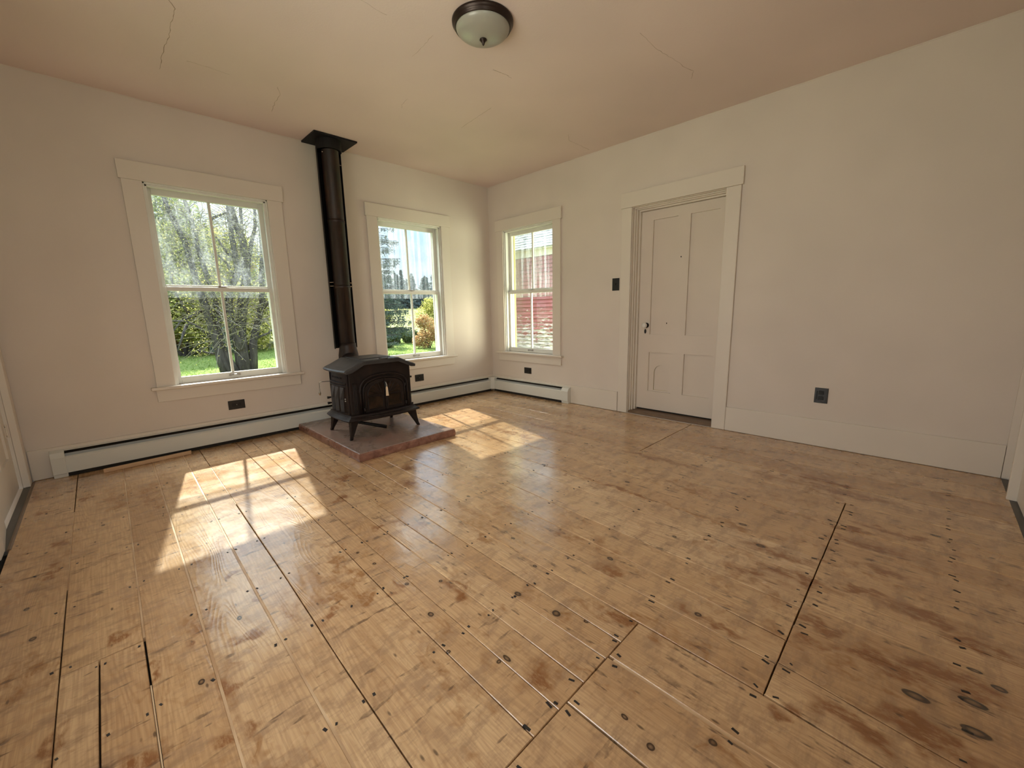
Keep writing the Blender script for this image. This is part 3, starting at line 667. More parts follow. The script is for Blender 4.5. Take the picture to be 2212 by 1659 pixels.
d3 = empty('door_3', (-0.5, -4.775, 0), kind='structure')
box('corner_bead', TRIM, d3, -0.020, -0.001, -4.775, -4.742, 0.006, H)
box('jamb', TRIM, d3, -0.425, -0.400, -4.775, -4.730, 0.0, 2.06, bevel=0.003)
box('side_casing', TRIM, d3, -1.13, -1.0, -4.775, -4.739, 0, 2.06, bevel=0.003)
box('head_casing', TRIM, d3, -1.13, -0.400, -4.775, -4.739, 2.06, 2.19, bevel=0.003)
l3 = box('door_leaf', TRIM, d3, -0.998, -0.427, -4.80, -4.768, 0.008, 2.05)
box('threshold', GREYB, d3, -1.0, -0.021, -4.774, -4.742, -0.02, 0.001)
MB().tube([(-0.44, -4.763, 0.46), (-0.44, -4.763, 0.56)], 0.006, 8).build('hinge', IRON, d3)

# ------------------------------------------------------------------ baseboards
def baseboard(name, fr, u0, u1, h=0.215, t=0.02):
    a, b = fr.p(u0, 0, 0), fr.p(u1, 0, 0)
    o = fr.obj(name, TRIM, None, u0, u1, -t, 0, 0.002, h, bevel=0.003); o['kind'] = 'structure'
baseboard('baseboard_north', FA, -4.364, -0.001)
baseboard('baseboard_east', FB, -2.010, -0.02)
baseboard('baseboard_east', FB, -4.740, -3.111)
baseboard('baseboard_west', FC, -4.60, -1.361)
baseboard('baseboard_south', FD, -4.38, -1.131)
# thin painted bead where walls meet ceiling
for nm, fr, a, b in (('trim_2', FA, -4.39, -0.006), ('trim_3', FB, -4.76, -0.006)):
    m = MB(); m.tube([fr.p(a, -0.001, H - 0.001)] + [fr.p(a + (b - a) * k / 30, -0.001, H - 0.001 + random.uniform(-.002, .001)) for k in range(1, 30)] + [fr.p(b, -0.001, H - 0.001)], 0.005, 6)
    m.build(nm, WALL, None)['kind'] = 'structure'

# ------------------------------------------------------------------ baseboard heaters
def heater(label, fr, u0, u1, capl, capr, loc):
    e = empty('baseboard_heater', loc, label, 'heater', 'hydronic baseboard heaters')
    y = -0.0205
    def pr(name, mat, poly, a, b, **k):
        m = MB()
        n = len(poly); P = [fr.p(a, d, z) for d, z in poly] + [fr.p(b, d, z) for d, z in poly]
        m.add(P, [tuple(range(n)), tuple(range(2 * n - 1, n - 1, -1))] + [(i, i + n, (i + 1) % n + n, (i + 1) % n) for i in range(n)])
        return m.build(name, mat, e, **k)
    pr('back_panel', HEAT, [(y, 0.012), (y - 0.004, 0.012), (y - 0.004, 0.180), (y - 0.022, 0.186), (y - 0.022, 0.190), (y, 0.192)], u0, u1)
    pr('front_cover', HEAT, [(-0.074, 0.030), (-0.078, 0.030), (-0.078, 0.138), (-0.060, 0.150), (-0.056, 0.147), (-0.074, 0.136)], u0, u1, bevel=0.001)
    pr('damper', BLACK, [(-0.026, 0.178), (-0.044, 0.166), (-0.046, 0.169), (-0.028, 0.182)], u0, u1)
    pr('fin_core_gap_shade', DARK, [(-0.026, 0.002), (-0.066, 0.002), (-0.070, 0.128), (-0.026, 0.14)], u0 + 0.01, u1 - 0.01)  # heater core, carried down as a dark strip for the shade under the cover
    for a, b in capl + capr:
        body = [(y, 0.0), (-0.070, 0.0), (-0.070, 0.026), (-0.083, 0.028), (-0.083, 0.146), (-0.064, 0.180), (-0.030, 0.194), (y, 0.194)]
        pr('end_cap', HEAT, body, a, b, bevel=0.003)
    return e
heater('long white baseboard heater running under the two windows behind the stove', FA, -4.235, -0.090, [(-4.262, -4.190)], [], (-2.1, -0.05, 0))
heater('short white baseboard heater under the barn-side window', FB, -1.385, -0.090, [], [(-1.392, -1.290)], (-0.05, -0.7, 0))
cp = MB().prism([(-0.0205, -0.0205), (-0.12, -0.0205), (-0.12, -0.083), (-0.083, -0.12), (-0.0205, -0.12)], 0.028, 0.193, 'z')
tagp(cp.build('heater_corner_cover', HEAT, None, bevel=0.004), 'white corner cover joining the two baseboard heaters', 'heater cover')

# ------------------------------------------------------------------ hearth slab
def hearth():
    x0, x1, y0, y1, z1 = -2.645, -1.742, -1.400, -0.088, 0.066
    n = 46; per = []
    def edge(ax, ay, bx, by, m): return [(ax + (bx - ax) * k / m, ay + (by - ay) * k / m) for k in range(m)]
    base = edge(x0, y0, x1, y0, 24) + edge(x1, y0, x1, y1, 30) + edge(x1, y1, x0, y1, 24) + edge(x0, y1, x0, y0, 30)
    V = []; N = len(base); cx, cy = (x0 + x1) / 2, (y0 + y1) / 2
    r = np.random.default_rng(3)
    nz = r.normal(0, 1, N); nz = (nz + np.roll(nz, 1) + np.roll(nz, 2)) / 3
    for z, ins, amp in ((0.001, 0.004, 0.002), (0.020, 0.0, 0.004), (0.048, 0.002, 0.004), (z1 - 0.004, 0.006, 0.005), (z1, 0.013, 0.005)):
        j = np.roll(nz, int(z * 200)) * amp
        for k, (x, y) in enumerate(base):
            corner = min(abs(x - x0), abs(x - x1)) < 1e-6 and min(abs(y - y0), abs(y - y1)) < 1e-6
            ii = ins + (0 if corner else abs(j[k]))
            V.append((x - math.copysign(ii if min(abs(x - x0), abs(x - x1)) < 1e-6 else 0, x - cx), y - math.copysign(ii if min(abs(y - y0), abs(y - y1)) < 1e-6 else 0, y - cy), z))
    F = [(i * N + k, i * N + (k + 1) % N, (i + 1) * N + (k + 1) % N, (i + 1) * N + k) for i in range(4) for k in range(N)]
    F += [tuple(4 * N + k for k in range(N)), tuple(range(N - 1, -1, -1))]
    tagp(link('hearth_slab', V, F, STONE), 'thick reddish grey stone slab under the wood stove', 'hearth slab')
hearth()
HZ = 0.0662

# ------------------------------------------------------------------ wood stove
st = empty('wood_stove', (-2.215, -0.80, HZ), 'black cast iron wood stove with arched glass doors standing on the stone slab', 'stove')
BX0, BX1, BYF, BYB, BZ0, BZ1 = -2.500, -1.930, -1.000, -0.610, 0.250, 0.640
def bow(y): t = (y - BYF) / (BYB - BYF); return 0.022 * 4 * t * (1 - t)
nb = 9; ys = np.linspace(BYF, BYB, nb); V = []
prof = []
# body: vertical strips, sides bowed, gabled top
for y in ys:
    b = bow(y)
    prof = [(BX0 - b, BZ0), (BX0 - b, BZ1), (-2.392, 0.698), (-2.052, 0.698), (BX1 + b, BZ1), (BX1 + b, BZ0)]
    V += [(x, y, z) for x, z in prof]
F = [(i * 6 + k, i * 6 + (k + 1) % 6, (i + 1) * 6 + (k + 1) % 6, (i + 1) * 6 + k) for i in range(nb - 1) for k in range(6)] + [tuple(range(5, -1, -1)), tuple((nb - 1) * 6 + k for k in range(6))]
body = link('firebox', V, F, CAST, st, bevel=0.004)
# lid with flared lip
V = []
lp = [(-0.355, 0.640), (-0.345, 0.652), (-0.315, 0.664), (-0.290, 0.672), (-0.178, 0.722), (0.165, 0.722), (0.285, 0.668), (0.315, 0.658), (0.340, 0.646), (0.336, 0.630), (0.290, 0.634), (0.165, 0.690), (-0.178, 0.690), (-0.290, 0.636), (-0.345, 0.626)]
LY = [-1.052, -1.040, -0.95, -0.82, -0.68, -0.600]
for y in LY:
    k = 1.0 if y > -1.045 else 0.985; zz = 0.0 if y > -1.045 else -0.006
    w = 0.020 * (1 - ((y + 0.82) / 0.23) ** 2)
    for x, z in lp:
        fx = w * (1 if abs(x) > 0.28 else 0) * (-1 if x < 0 else 1)
        V.append((-2.215 + x * k * 0.945 + fx, y, z + zz))
n = len(lp)
F = [(i * n + k, i * n + (k + 1) % n, (i + 1) * n + (k + 1) % n, (i + 1) * n + k) for i in range(len(LY) - 1) for k in range(n)] + [tuple(range(n - 1, -1, -1)), tuple((len(LY) - 1) * n + k for k in range(n))]
link('lid', V, F, CASTTOP, st, bevel=0.003)
box('griddle_plate', CASTTOP, st, -2.365, -2.075, -0.93, -0.655, 0.7215, 0.727, bevel=0.002)
MB().tube([(-2.245, -1.045, 0.728), (-2.225, -1.062, 0.724), (-2.185, -1.062, 0.724), (-2.165, -1.045, 0.728)], 0.006, 8).build('griddle_handle', CASTTOP, st)
# base skirt, bowed at front and sides
def skirt(z, out, r=0.0):
    P = []
    for t in np.linspace(0, 1, 13): P.append((BX0 - out + (BX1 - BX0 + 2 * out) * t, BYF - out - 0.045 * 4 * t * (1 - t) * 1.0))
    for t in np.linspace(0, 1, 9)[1:]: P.append((BX1 + out + 0.02 * 4 * t * (1 - t), BYF - out + (BYB - BYF + out + 0.02) * t))
    for t in np.linspace(0, 1, 9)[:-1]: P.append((BX0 - out - 0.02 * 4 * (1 - t) * t, BYB + 0.02 - (BYB - BYF + out + 0.02) * t))
    return [(x, y, z) for x, y in P]
rings = [skirt(0.222, 0.045), skirt(0.232, 0.052), skirt(0.240, 0.045), skirt(0.256, 0.018), skirt(0.268, 0.012)]
n = len(rings[0]); V = sum(rings, [])
F = [(i * n + k, i * n + (k + 1) % n, (i + 1) * n + (k + 1) % n, (i + 1) * n + k) for i in range(4) for k in range(n)] + [tuple(range(n - 1, -1, -1)), tuple(4 * n + k for k in range(n))]
link('base_skirt', V, F, CAST, st, bevel=0.002)
# legs
for tx, ty, fx, fy in ((-2.485, -0.990, -2.533, -1.020), (-1.945, -0.990, -1.888, -1.022), (-2.485, -0.640, -2.510, -0.560), (-1.945, -0.640, -1.915, -0.565)):
    m = MB(); P = []
    for t in np.linspace(0, 1, 7):
        s = t ** 1.5
        x = tx + (fx - tx) * (t * 0.65 + s * 0.35); y = ty + (fy - ty) * (t * 0.65 + s * 0.35); z = 0.236 * (1 - t) + HZ * t
        h = 0.027 * (1 - t) ** 1.1 + 0.0095
        if t == 1: h *= 1.25
        sx = math.copysign(1, fx - tx); sy = math.copysign(1, fy - ty)
        P += [(x - h * sx, y - h * sy, z), (x + h * .9 * sx, y - h * sy, z), (x + h * 1.05 * sx, y + h * 1.05 * sy, z), (x - h * sx, y + h * .9 * sy, z)]
    F = [(i * 4 + k, i * 4 + (k + 1) % 4, (i + 1) * 4 + (k + 1) % 4, (i + 1) * 4 + k) for i in range(6) for k in range(4)] + [(3, 2, 1, 0), (24, 25, 26, 27)]
    link('leg', P, F, CAST, st, bevel=0.003)
# front: surround arch, columns, two doors
AX, AZ0 = -2.195, 0.268
def archpts(hw, top, z0, n=18, spring=0.62):
    zs = z0 + (top - z0) * spring
    P = [(AX - hw, z0), (AX - hw, zs)]
    for t in np.linspace(PI, 0, n)[1:-1]: P.append((AX + hw * math.copysign(abs(math.cos(t)) ** 0.78, math.cos(t)), zs + (top - zs) * math.sin(t) ** 0.9))
    return P + [(AX + hw, zs), (AX + hw, z0)]
for hw, top, r, nm in ((0.222, 0.590, 0.010, 'outer_arch_moulding'), (0.196, 0.560, 0.0075, 'arch_moulding')):
    a = archpts(hw, top, AZ0)
    MB().tube([(x, BYF - 0.006 - r * .3, z) for x, z in a], r, 8).build(nm, CAST, st, smooth=True)
for sx in (-1, 1):
    for dx in (0.250, 0.262, 0.274):
        if AX + sx * dx < BX0 + .004 or AX + sx * dx > BX1 - .004: continue
        MB().tube([(AX + sx * dx, BYF - 0.001, 0.285), (AX + sx * dx, BYF - 0.001, 0.52)], 0.0045, 6).build('fluted_column', CAST, st)
    box('column_block', CAST, st, AX + sx * 0.262 - .018, AX + sx * 0.262 + .014, BYF - 0.010, BYF, 0.270, 0.288, bevel=0.002)
    box('column_block', CAST, st, AX + sx * 0.262 - .018, AX + sx * 0.262 + .014, BYF - 0.010, BYF, 0.520, 0.536, bevel=0.002)
full = archpts(0.186, 0.548, 0.275, 26)
for sx in (-1, 1):
    half = [(x, z) for x, z in full if (x - AX) * sx > 0.004]
    if sx < 0: poly = half + [(AX - 0.003, 0.548), (AX - 0.003, 0.275)]
    else: poly = [(AX + 0.003, 0.275), (AX + 0.003, 0.548)] + half
    ds = MB().prism(poly, BYF - 0.010, BYF - 0.001, 'y').build('door', CAST, st, bevel=0.002)
    cxz = (AX + sx * 0.018, 0.415)
    # glass: fan light above, square light below
    fan = [cxz] + [(cxz[0] + sx * 0.138 * math.cos(t), cxz[1] + 0.105 * math.sin(t) ** 0.8) for t in np.linspace(0.02, PI / 2 - 0.02, 12)]
    if sx > 0: fan = fan[::-1]
    MB().prism(fan, BYF - 0.0125, BYF - 0.0095, 'y').build('fan_pane', SGLASS, ds)
    x0, x1 = sorted((AX + sx * 0.024, AX + sx * 0.156))
    box('lower_pane', SGLASS, ds, x0, x1, BYF - 0.0125, BYF - 0.0095, 0.300, 0.400)
    m = MB()
    for t in (0.30, 0.62, 0.95, 1.27):
        m.tube([(cxz[0] + sx * .012, BYF - 0.014, cxz[1] + .006), (cxz[0] + sx * 0.142 * math.cos(t), BYF - 0.014, cxz[1] + 0.108 * math.sin(t) ** .8)], 0.0042, 6)
    m.tube([(cxz[0] + sx * 0.140 * math.cos(t), BYF - 0.013, cxz[1] + 0.107 * math.sin(t) ** .8) for t in np.linspace(0.01, PI / 2, 12)], 0.0045, 6)
    m.tube([(AX + sx * .018, BYF - .013, .408), (AX + sx * .162, BYF - .013, .408)], .005, 6)
    m.tube([(x0 - .002, BYF - .013, .298), (x1 + .002, BYF - .013, .298), (x1 + .002, BYF - .013, .402), (x0 - .002, BYF - .013, .402), (x0 - .002, BYF - .013, .298)], .0035, 6)
    m.build('fan_bars', CAST, ds)
    hx = AX + sx * 0.198
    for z in (0.305, 0.470): MB().tube([(hx, BYF - 0.020, z - .012), (hx, BYF - 0.020, z + .012)], 0.008, 10).build('hinge', CAST, ds)
hm = MB(); hm.tube([(AX - .002, BYF - .012, .515), (AX - .002, BYF - .034, .515)], .008, 10); hm.tube([(AX - .002, BYF - .034, .520), (AX - .006, BYF - .038, .44)], [.007, .009], 10)
hm.build('latch_handle', BLACK, st, smooth=True)
# ash lip plate and its badge
MB().prism([(BX0 + .06, BYF - .01), (BX1 - .06, BYF - .01), (BX1 - .09, BYF - .060), (AX + .1, BYF - .085), (AX - .1, BYF - .085), (BX0 + .09, BYF - .060)], 0.238, 0.252, 'z').build('ash_lip', CAST, st, bevel=0.003)
# left side: upper panel, louvres, shelf
def side_x(y): return BX0 - bow(y)
for ya_, yb_, z0_, z1_, t_ in ((-0.985, -0.962, 0.27, 0.632, .008), (-0.648, -0.625, 0.27, 0.632, .008), (-0.962, -0.648, 0.618, 0.632, .006), (-0.962, -0.648, 0.527, 0.540, .013), (-0.962, -0.648, 0.505, 0.516, .010), (-0.962, -0.648, 0.268, 0.285, .010)):
    P = []; ny = 6
    for y in np.linspace(ya_, yb_, ny): P += [(side_x(y) + .002, y, z0_), (side_x(y) - t_, y, z0_), (side_x(y) - t_, y, z1_), (side_x(y) + .002, y, z1_)]
    link('side_rail', P, [(i * 4 + k, i * 4 + (k + 1) % 4, (i + 1) * 4 + (k + 1) % 4, (i + 1) * 4 + k) for i in range(ny - 1) for k in range(4)] + [(3, 2, 1, 0), tuple((ny - 1) * 4 + k for k in range(4))], CAST, st, bevel=.0015)
for yc_ in (-0.888, -0.800, -0.712):
    x = side_x(yc_)
    P = [(x - .004, yc_ - .040, .500), (x - .004, yc_ + .034, .500), (x - .022, yc_ + .010, .405), (x - .022, yc_ - .004, .395), (x - .020, yc_ - .004, .292), (x - .020, yc_ + .008, .292), (x + .003, yc_ - .040, .500), (x + .003, yc_ + .034, .500), (x + .003, yc_ + .014, .40), (x + .003, yc_ - .014, .395), (x + .003, yc_ - .010, .285), (x + .003, yc_ + .012, .285)]
    Fq = [(0, 1, 2, 3), (3, 2, 5, 4), (6, 9, 8, 7), (9, 10, 11, 8), (0, 3, 9, 6), (3, 4, 10, 9), (1, 7, 8, 2), (2, 8, 11, 5), (0, 6, 7, 1), (4, 5, 11, 10)]
    link('louvre', P, Fq, CASTTOP, st)
gl = MB()
for k in range(9): gl.box(side_x(-.8) - .003, side_x(-.8) + .004, -0.893 + k * .021, -0.893 + k * .021 + .010, .570 - .0 * k, .584)
gl.build('raised_relief', FLATBLACK, st)
ball(ball(MB(), (side_x(-.95) - .010, -.945, .405), .006), (side_x(-.95) - .010, -.945, .388), .006).build('hinge_pins', CHROME, st)
MB().tube([(BX0 + .01, -.615, .520), (BX0 - .075, -.60, .524), (BX0 - .092, -.597, .520), (BX0 - .094, -.597, .43)], .0035, 8).build('damper_rod', SILVER, st, label='bent silver damper rod')
MB().tube([(BX0 - .094, -.597, .440), (BX0 - .096, -.597, .425), (BX0 - .094, -.597, .405)], [.005, .011, .004], 10).build('rod_coil', SILVER, st)
for z in (.375, .325): MB().tube([(BX0 + .0, -.60, z), (BX0 - .035, -.60, z)], [.006, .012], 10).build('bolt', IRON, st)
# outside air tube under the firebox
MB().tube([(-2.44, -.62, .165), (-2.42, -.72, .150), (-2.35, -.80, .145), (-2.16, -.93, .088)], [.010, .011, .013, .016], 10).build('air_tube', IRON, st, smooth=True)
# flue collar running back to the pipe
MB().tube([(-2.205, -.61, .60), (-2.18, -.40, .62), (-2.150, -.235, .65)], [.088, .086, .085], 24).build('flue_collar', CAST, st, smooth=True)

tg = empty('paper_tag', (AX + .006, BYF - .045, .40), 'small cream paper tag hanging from the stove door latch', 'tag')
MB().tube([(AX - .002, BYF - .040, .517), (AX + .004, BYF - .045, .492), (AX + .002, BYF - .046, .478)], .0016, 6).build('string', WHITEP, tg)
MB().prism([(AX - .010, .398), (AX + .016, .396), (AX + .010, .468), (AX + .006, .478), (AX - .003, .478), (AX - .007, .468)], BYF - .0475, BYF - .0455, 'y').build('card', TAGM, tg)

# ------------------------------------------------------------------ stove pipe
sp = empty('stove_pipe', (-2.138, -0.17, 0.75), 'tall rusty black stove pipe rising from the stove to the ceiling plate', 'stove pipe')
PX, PY, PR = -2.136, -0.185, 0.076
def seg(a, b, nm='pipe_section', r=PR):
    MB().lathe([(r - .002, a), (r, a + .004), (r, b - .03), (r + .003, b - .028), (r + .003, b - .006), (r - .001, b)], (PX, PY, 0), 40).build(nm, PIPE, sp, smooth=True, bevel=0)
seg(0.80, 1.38); seg(1.38, 1.99); seg(1.99, 2.63)
MB().lathe([(.098, .52), (.098, .60), (.094, .70), (.086, .745), (.078, .79), (.078, .815)], (PX - .004, PY - .02, 0), 40).build('elbow', PIPE, sp, smooth=True)
# half-round black heat shield standing off behind the pipe
SR = 0.110; P = []; n = 15
angs = np.linspace(math.radians(-8), math.radians(188), n)
for z in (0.765, 1.385, 2.615):
    for rr in (SR, SR + .0015): P += [(PX - .008 + rr * math.cos(t), PY + .012 + rr * math.sin(t) * .82, z) for t in angs]
F = []
for L in (0, 1):
    o = L * 2 * n
    for k in range(n - 1):
        F += [(o + k, o + k + 1, o + 2 * n + k + 1, o + 2 * n + k), (o + n + k, o + 3 * n + k, o + 3 * n + k + 1, o + n + k + 1)]
    F += [(o, o + 2 * n, o + 3 * n, o + n), (o + n - 1, o + 2 * n - 1, o + 4 * n - 1, o + 3 * n - 1)]
F += [(k, k + n, k + n + 1, k + 1) for k in range(n - 1)] + [(4 * n + k, 4 * n + k + 1, 5 * n + k + 1, 5 * n + k) for k in range(n - 1)]
link('heat_shield', P, F, FLATBLACK, sp, smooth=False)
for z in (1.375, 1.41, 2.50):
    for sx in ((-1, 1) if z < 2 else (1,)):
        MB().tube([(PX + sx * (PR - .005), PY, z), (PX + sx * (SR + .0) - .006, PY, z - .003)], .004, 8).build('spacer_bracket', SILVER, sp)
MB().lathe([(.112, 2.60), (.112, 2.685), (.10, 2.685), (.10, 2.60)], (PX - .004, PY + .01, 0), 36).build('ceiling_collar', FLATBLACK, sp)
box('ceiling_plate', FLATBLACK, sp, -2.318, -1.926, -0.322, -0.004, 2.684, 2.6985, bevel=0.001)
ball(MB(), (PX - .095, PY - .062, 2.56), .005).build('rivet', SILVER, sp)

# ------------------------------------------------------------------ ceiling lamp
LX, LY_ = -2.138, -2.362
cl = empty('ceiling_lamp', (LX, LY_, H), 'flush ceiling lamp with frosted glass bowl and dark bronze rim', 'ceiling lamp')
MB().lathe([(.166, -.0005), (.172, -.003), (.171, -.012), (.163, -.020), (.158, -.026), (.157, -.034), (.153, -.037), (.149, -.034), (.147, -.012)], (LX, LY_, H), 64).build('rim', BRONZE, cl, smooth=True)
MB().lathe([(.151, -.030)] + [(.151 * math.cos(t), -.030 - .058 * math.sin(t)) for t in np.linspace(0.05, PI / 2 - .001, 16)], (LX, LY_, H), 64).build('glass_bowl', OPAL, cl, smooth=True)
MB().lathe([(.0, -.084), (.019, -.086), (.021, -.092), (.014, -.096), (.012, -.101), (.008, -.104), (.007, -.112), (.002, -.119), (0, -.120)], (LX, LY_, H), 24).build('finial', BRONZE, cl, smooth=True)

# ------------------------------------------------------------------ outlets and switch
def plate(name, cat, label, fr, u0, u1, z0, z1, style):
    e = empty(name, fr.p((u0 + u1) / 2, 0, z0), label, cat, 'black wall plates' if name == 'wall_outlet' else None)
    fr.obj('cover_plate', BLACK, e, u0, u1, -0.006, 0, z0, z1, bevel=0.002)
    uc, zc = (u0 + u1) / 2, (z0 + z1) / 2
    DM = simple('matte_black_' + style + str(round(uc, 2)), (0.005, 0.005, 0.005), 0.6)
    if style == 'round':
        for s in (-.020, .020):
            a, b = fr.p(uc + s, -0.0055, zc), fr.p(uc + s, -0.0085, zc)
            MB().tube([a, b], .0165, 20).build('socket', DM, e)
            for q in (-.006, .006): fr.obj('slot', DARK, e, uc + s - .004, uc + s + .004, -0.0090, -0.0080, zc + q - .001, zc + q + .001)
        MB().tube([fr.p(uc, -.005, zc), fr.p(uc, -.0075, zc)], .003, 8).build('screw', CHROME, e)
    elif style == 'block':
        fr.obj('socket', DM, e, uc - .034, uc + .034, -0.0085, -0.005, zc - .0165, zc + .0165, bevel=.001)
    elif style == 'switch':
        fr.obj('toggle', DM, e, uc - .004, uc + .004, -0.016, -0.005, zc - .004, zc + .010, bevel=.001)
        fr.obj('toggle_slot', DM, e, uc - .008, uc + .008, -0.0075, -0.005, zc - .015, zc + .015, bevel=.001)
    elif style == 'tall':
        for s in (-.022, .022): fr.obj('socket', DM, e, uc - .016, uc + .016, -0.0085, -0.005, zc + s - .014, zc + s + .014, bevel=.002)
        fr.obj('side_lug', DM, e, uc + .024, uc + .030, -0.0085, -0.005, zc - .03, zc + .03, bevel=.001)
plate('wall_outlet', 'outlet', 'black outlet under the large left window', FA, -3.172, -3.045, .286, .366, 'round')
plate('wall_outlet', 'outlet', 'black outlet right of the stove under the middle window', FA, -1.268, -1.147, .281, .363, 'round')
plate('wall_outlet', 'outlet', 'black outlet under the window facing the red barn', FB, -.744, -.621, .289, .367, 'block')
plate('wall_outlet', 'outlet', 'upright black outlet on the bare wall right of the door', FB, -3.827, -3.742, .345, .464, 'tall')
plate('light_switch', 'switch', 'black toggle switch plate left of the door', FB, -1.996, -1.914, 1.286, 1.412, 'switch')

# loose stick in front of the heater
tagp(MB().prism([(-4.012, -.182), (-3.495, -.150), (-3.490, -.118), (-4.010, -.148)], 0.0005, 0.024, 'z').build('wood_stick', STICK, None, bevel=0.002), 'loose pale wood strip lying on the floor against the long heater', 'wood strip')

# ================================================================== OUTDOORS
def leaves(name, C, N, size, mat, parent, asp=0.55, flat=0.0, seed=1):
    r = np.random.default_rng(seed); n = len(C)
    a = r.normal(size=(n, 3)); a /= np.linalg.norm(a, axis=1)[:, None]
    b = r.normal(size=(n, 3)); b -= (b * a).sum(1)[:, None] * a; b /= np.linalg.norm(b, axis=1)[:, None]
    s = size * r.uniform(0.6, 1.3, (n, 1))
    P = np.stack([C - a * s, C + b * s * asp, C + a * s, C - b * s * asp], 1).reshape(-1, 3)
    c = P.mean(0); me = bpy.data.meshes.new(name)
    me.vertices.add(4 * n); me.vertices.foreach_set('co', (P - c).ravel())
    me.loops.add(4 * n); me.loops.foreach_set('vertex_index', np.arange(4 * n, dtype=np.int32))
    me.polygons.add(n); me.polygons.foreach_set('loop_start', np.arange(0, 4 * n, 4, dtype=np.int32)); me.polygons.foreach_set('loop_total', np.full(n, 4, dtype=np.int32))
    me.update(); me.materials.append(mat)
    o = bpy.data.objects.new(name, me); col.objects.link(o); o['kind'] = 'stuff'
    o.parent = parent; o.location = Vector(c) - worldloc(parent)
    return o
def gz(x, y): return -0.6 + max(0.0, y - 13.0) * 0.0535
# ground: lawn near the house, meadow beyond
def sheet(name, x0, x1, y0, y1, nx, ny, mat, dz=0.0):
    V = [(x0 + (x1 - x0) * i / nx, y0 + (y1 - y0) * j / ny, 0) for j in range(ny + 1) for i in range(nx + 1)]
    V = [(x, y, gz(x, y) + dz) for x, y, _ in V]
    F = [(j * (nx + 1) + i, j * (nx + 1) + i + 1, (j + 1) * (nx + 1) + i + 1, (j + 1) * (nx + 1) + i) for j in range(ny) for i in range(nx)]
    return link(name, V, F, mat, None)
lawn = sheet('ground_lawn', -30, 40, -14, 17, 40, 30, LAWN); lawn['kind'] = 'structure'
mead = sheet('ground_meadow', -60, 110, 17, 95, 30, 20, MEADOW); mead['kind'] = 'structure'
r = np.random.default_rng(5)
gp = np.stack([r.uniform(-3.5, 9.5, 9000), r.uniform(9.0, 16.5, 9000), np.full(9000, -0.57)], 1); gp[:, 2] += np.maximum(0, gp[:, 1] - 13) * .0535
leaves('grass_tufts', gp, 0, 0.045, L_GRASS, lawn, 0.25, seed=9)
mp_ = np.stack([r.uniform(6, 45, 9000), r.uniform(17, 58, 9000), np.zeros(9000)], 1); mp_[:, 2] = -0.5 + (mp_[:, 1] - 13) * .0535
leaves('meadow_grass', mp_, 0, 0.16, leaf('dry_meadow_grass', [(0, (0.22, 0.24, 0.10)), (1, (0.44, 0.42, 0.22))]), mead, 0.25, seed=10)

# many-stemmed tree in front of the large window
tr = empty('multi_stem_tree', (-0.86, 10.5, -0.6), 'big grey many-stemmed tree with bare twigs outside the large left window', 'tree')
STEMS = [([(-1.31,-.62),(-1.40,-.1),(-1.45,.38),(-1.53,.89),(-1.59,1.39),(-1.67,1.72),(-1.71,2.05),(-1.78,2.69),(-1.84,3.17),(-1.98,3.58),(-2.09,3.9),(-2.2,4.5)], .15, .05),
 ([(-1.03,-.62),(-1.26,0),(-1.35,.33),(-1.34,.97),(-1.33,1.39),(-1.45,2.2),(-1.57,3.0),(-1.58,3.49),(-1.63,3.87),(-1.75,4.6)], .10, .045),
 ([(-.84,-.62),(-.84,.07),(-.80,.73),(-.67,1.38),(-.56,1.81),(-.47,2.25),(-.41,2.79),(-.41,3.31),(-.54,3.81),(-.64,4.34),(-.7,5.2)], .21, .07),
 ([(-.90,.1),(-.95,.5),(-1.01,.85),(-1.04,1.39),(-.95,1.9),(-.69,2.35),(-.70,2.87),(-.71,3.38),(-.71,3.89),(-.66,5.0)], .15, .05),
 ([(-.60,-.62),(-.49,.27),(-.29,.93),(-.11,1.49),(-.05,2.3),(.05,3.0),(.1,3.8),(.2,4.8)], .13, .05),
 ([(-.39,2.6),(-.28,3.01),(-.15,3.44),(-.05,3.77),(.02,4.6)], .08, .035), ([(-.41,2.5),(-.39,2.79),(-.38,3.42),(-.35,3.94),(-.31,4.8)], .08, .035)]
BR = [[(-1.56,.47),(-1.80,.80),(-2.09,.99),(-2.5,1.02)],[(-1.63,1.31),(-1.96,1.13),(-2.22,1.0),(-2.45,.70)],[(-2.0,1.19),(-2.11,1.44),(-2.23,1.75),(-2.3,2.2)],[(-2.07,.91),(-2.22,.59),(-2.38,.22)],[(-1.46,.02),(-1.72,.08),(-1.93,.18)],
 [(-.74,2.24),(-.96,2.65),(-1.15,2.84)],[(-1.17,3.83),(-.91,3.98),(-.70,4.07)],[(-.75,2.77),(-.97,3.06),(-1.13,3.34)],[(-.2,1.2),(.1,1.6),(.35,1.75)],[(-.45,.4),(-.1,.55),(.3,.9)]]
for pts, ra, rb in STEMS:
    yy = random.uniform(10.3, 10.7); n = len(pts)
    MB().tube([(x, yy + .05 * math.sin(i), z) for i, (x, z) in enumerate(pts)], [ra + (rb - ra) * (i / (n - 1)) ** .7 for i in range(n)], 10).build('stem', BARK, tr, smooth=True)
for pts in BR:
    n = len(pts); MB().tube([(x, 10.45 - .1 * i, z) for i, (x, z) in enumerate(pts)], [.045 - .028 * i / (n - 1) for i in range(n)], 7).build('branch', BARK, tr, smooth=True)
tw = MB(); tips = []
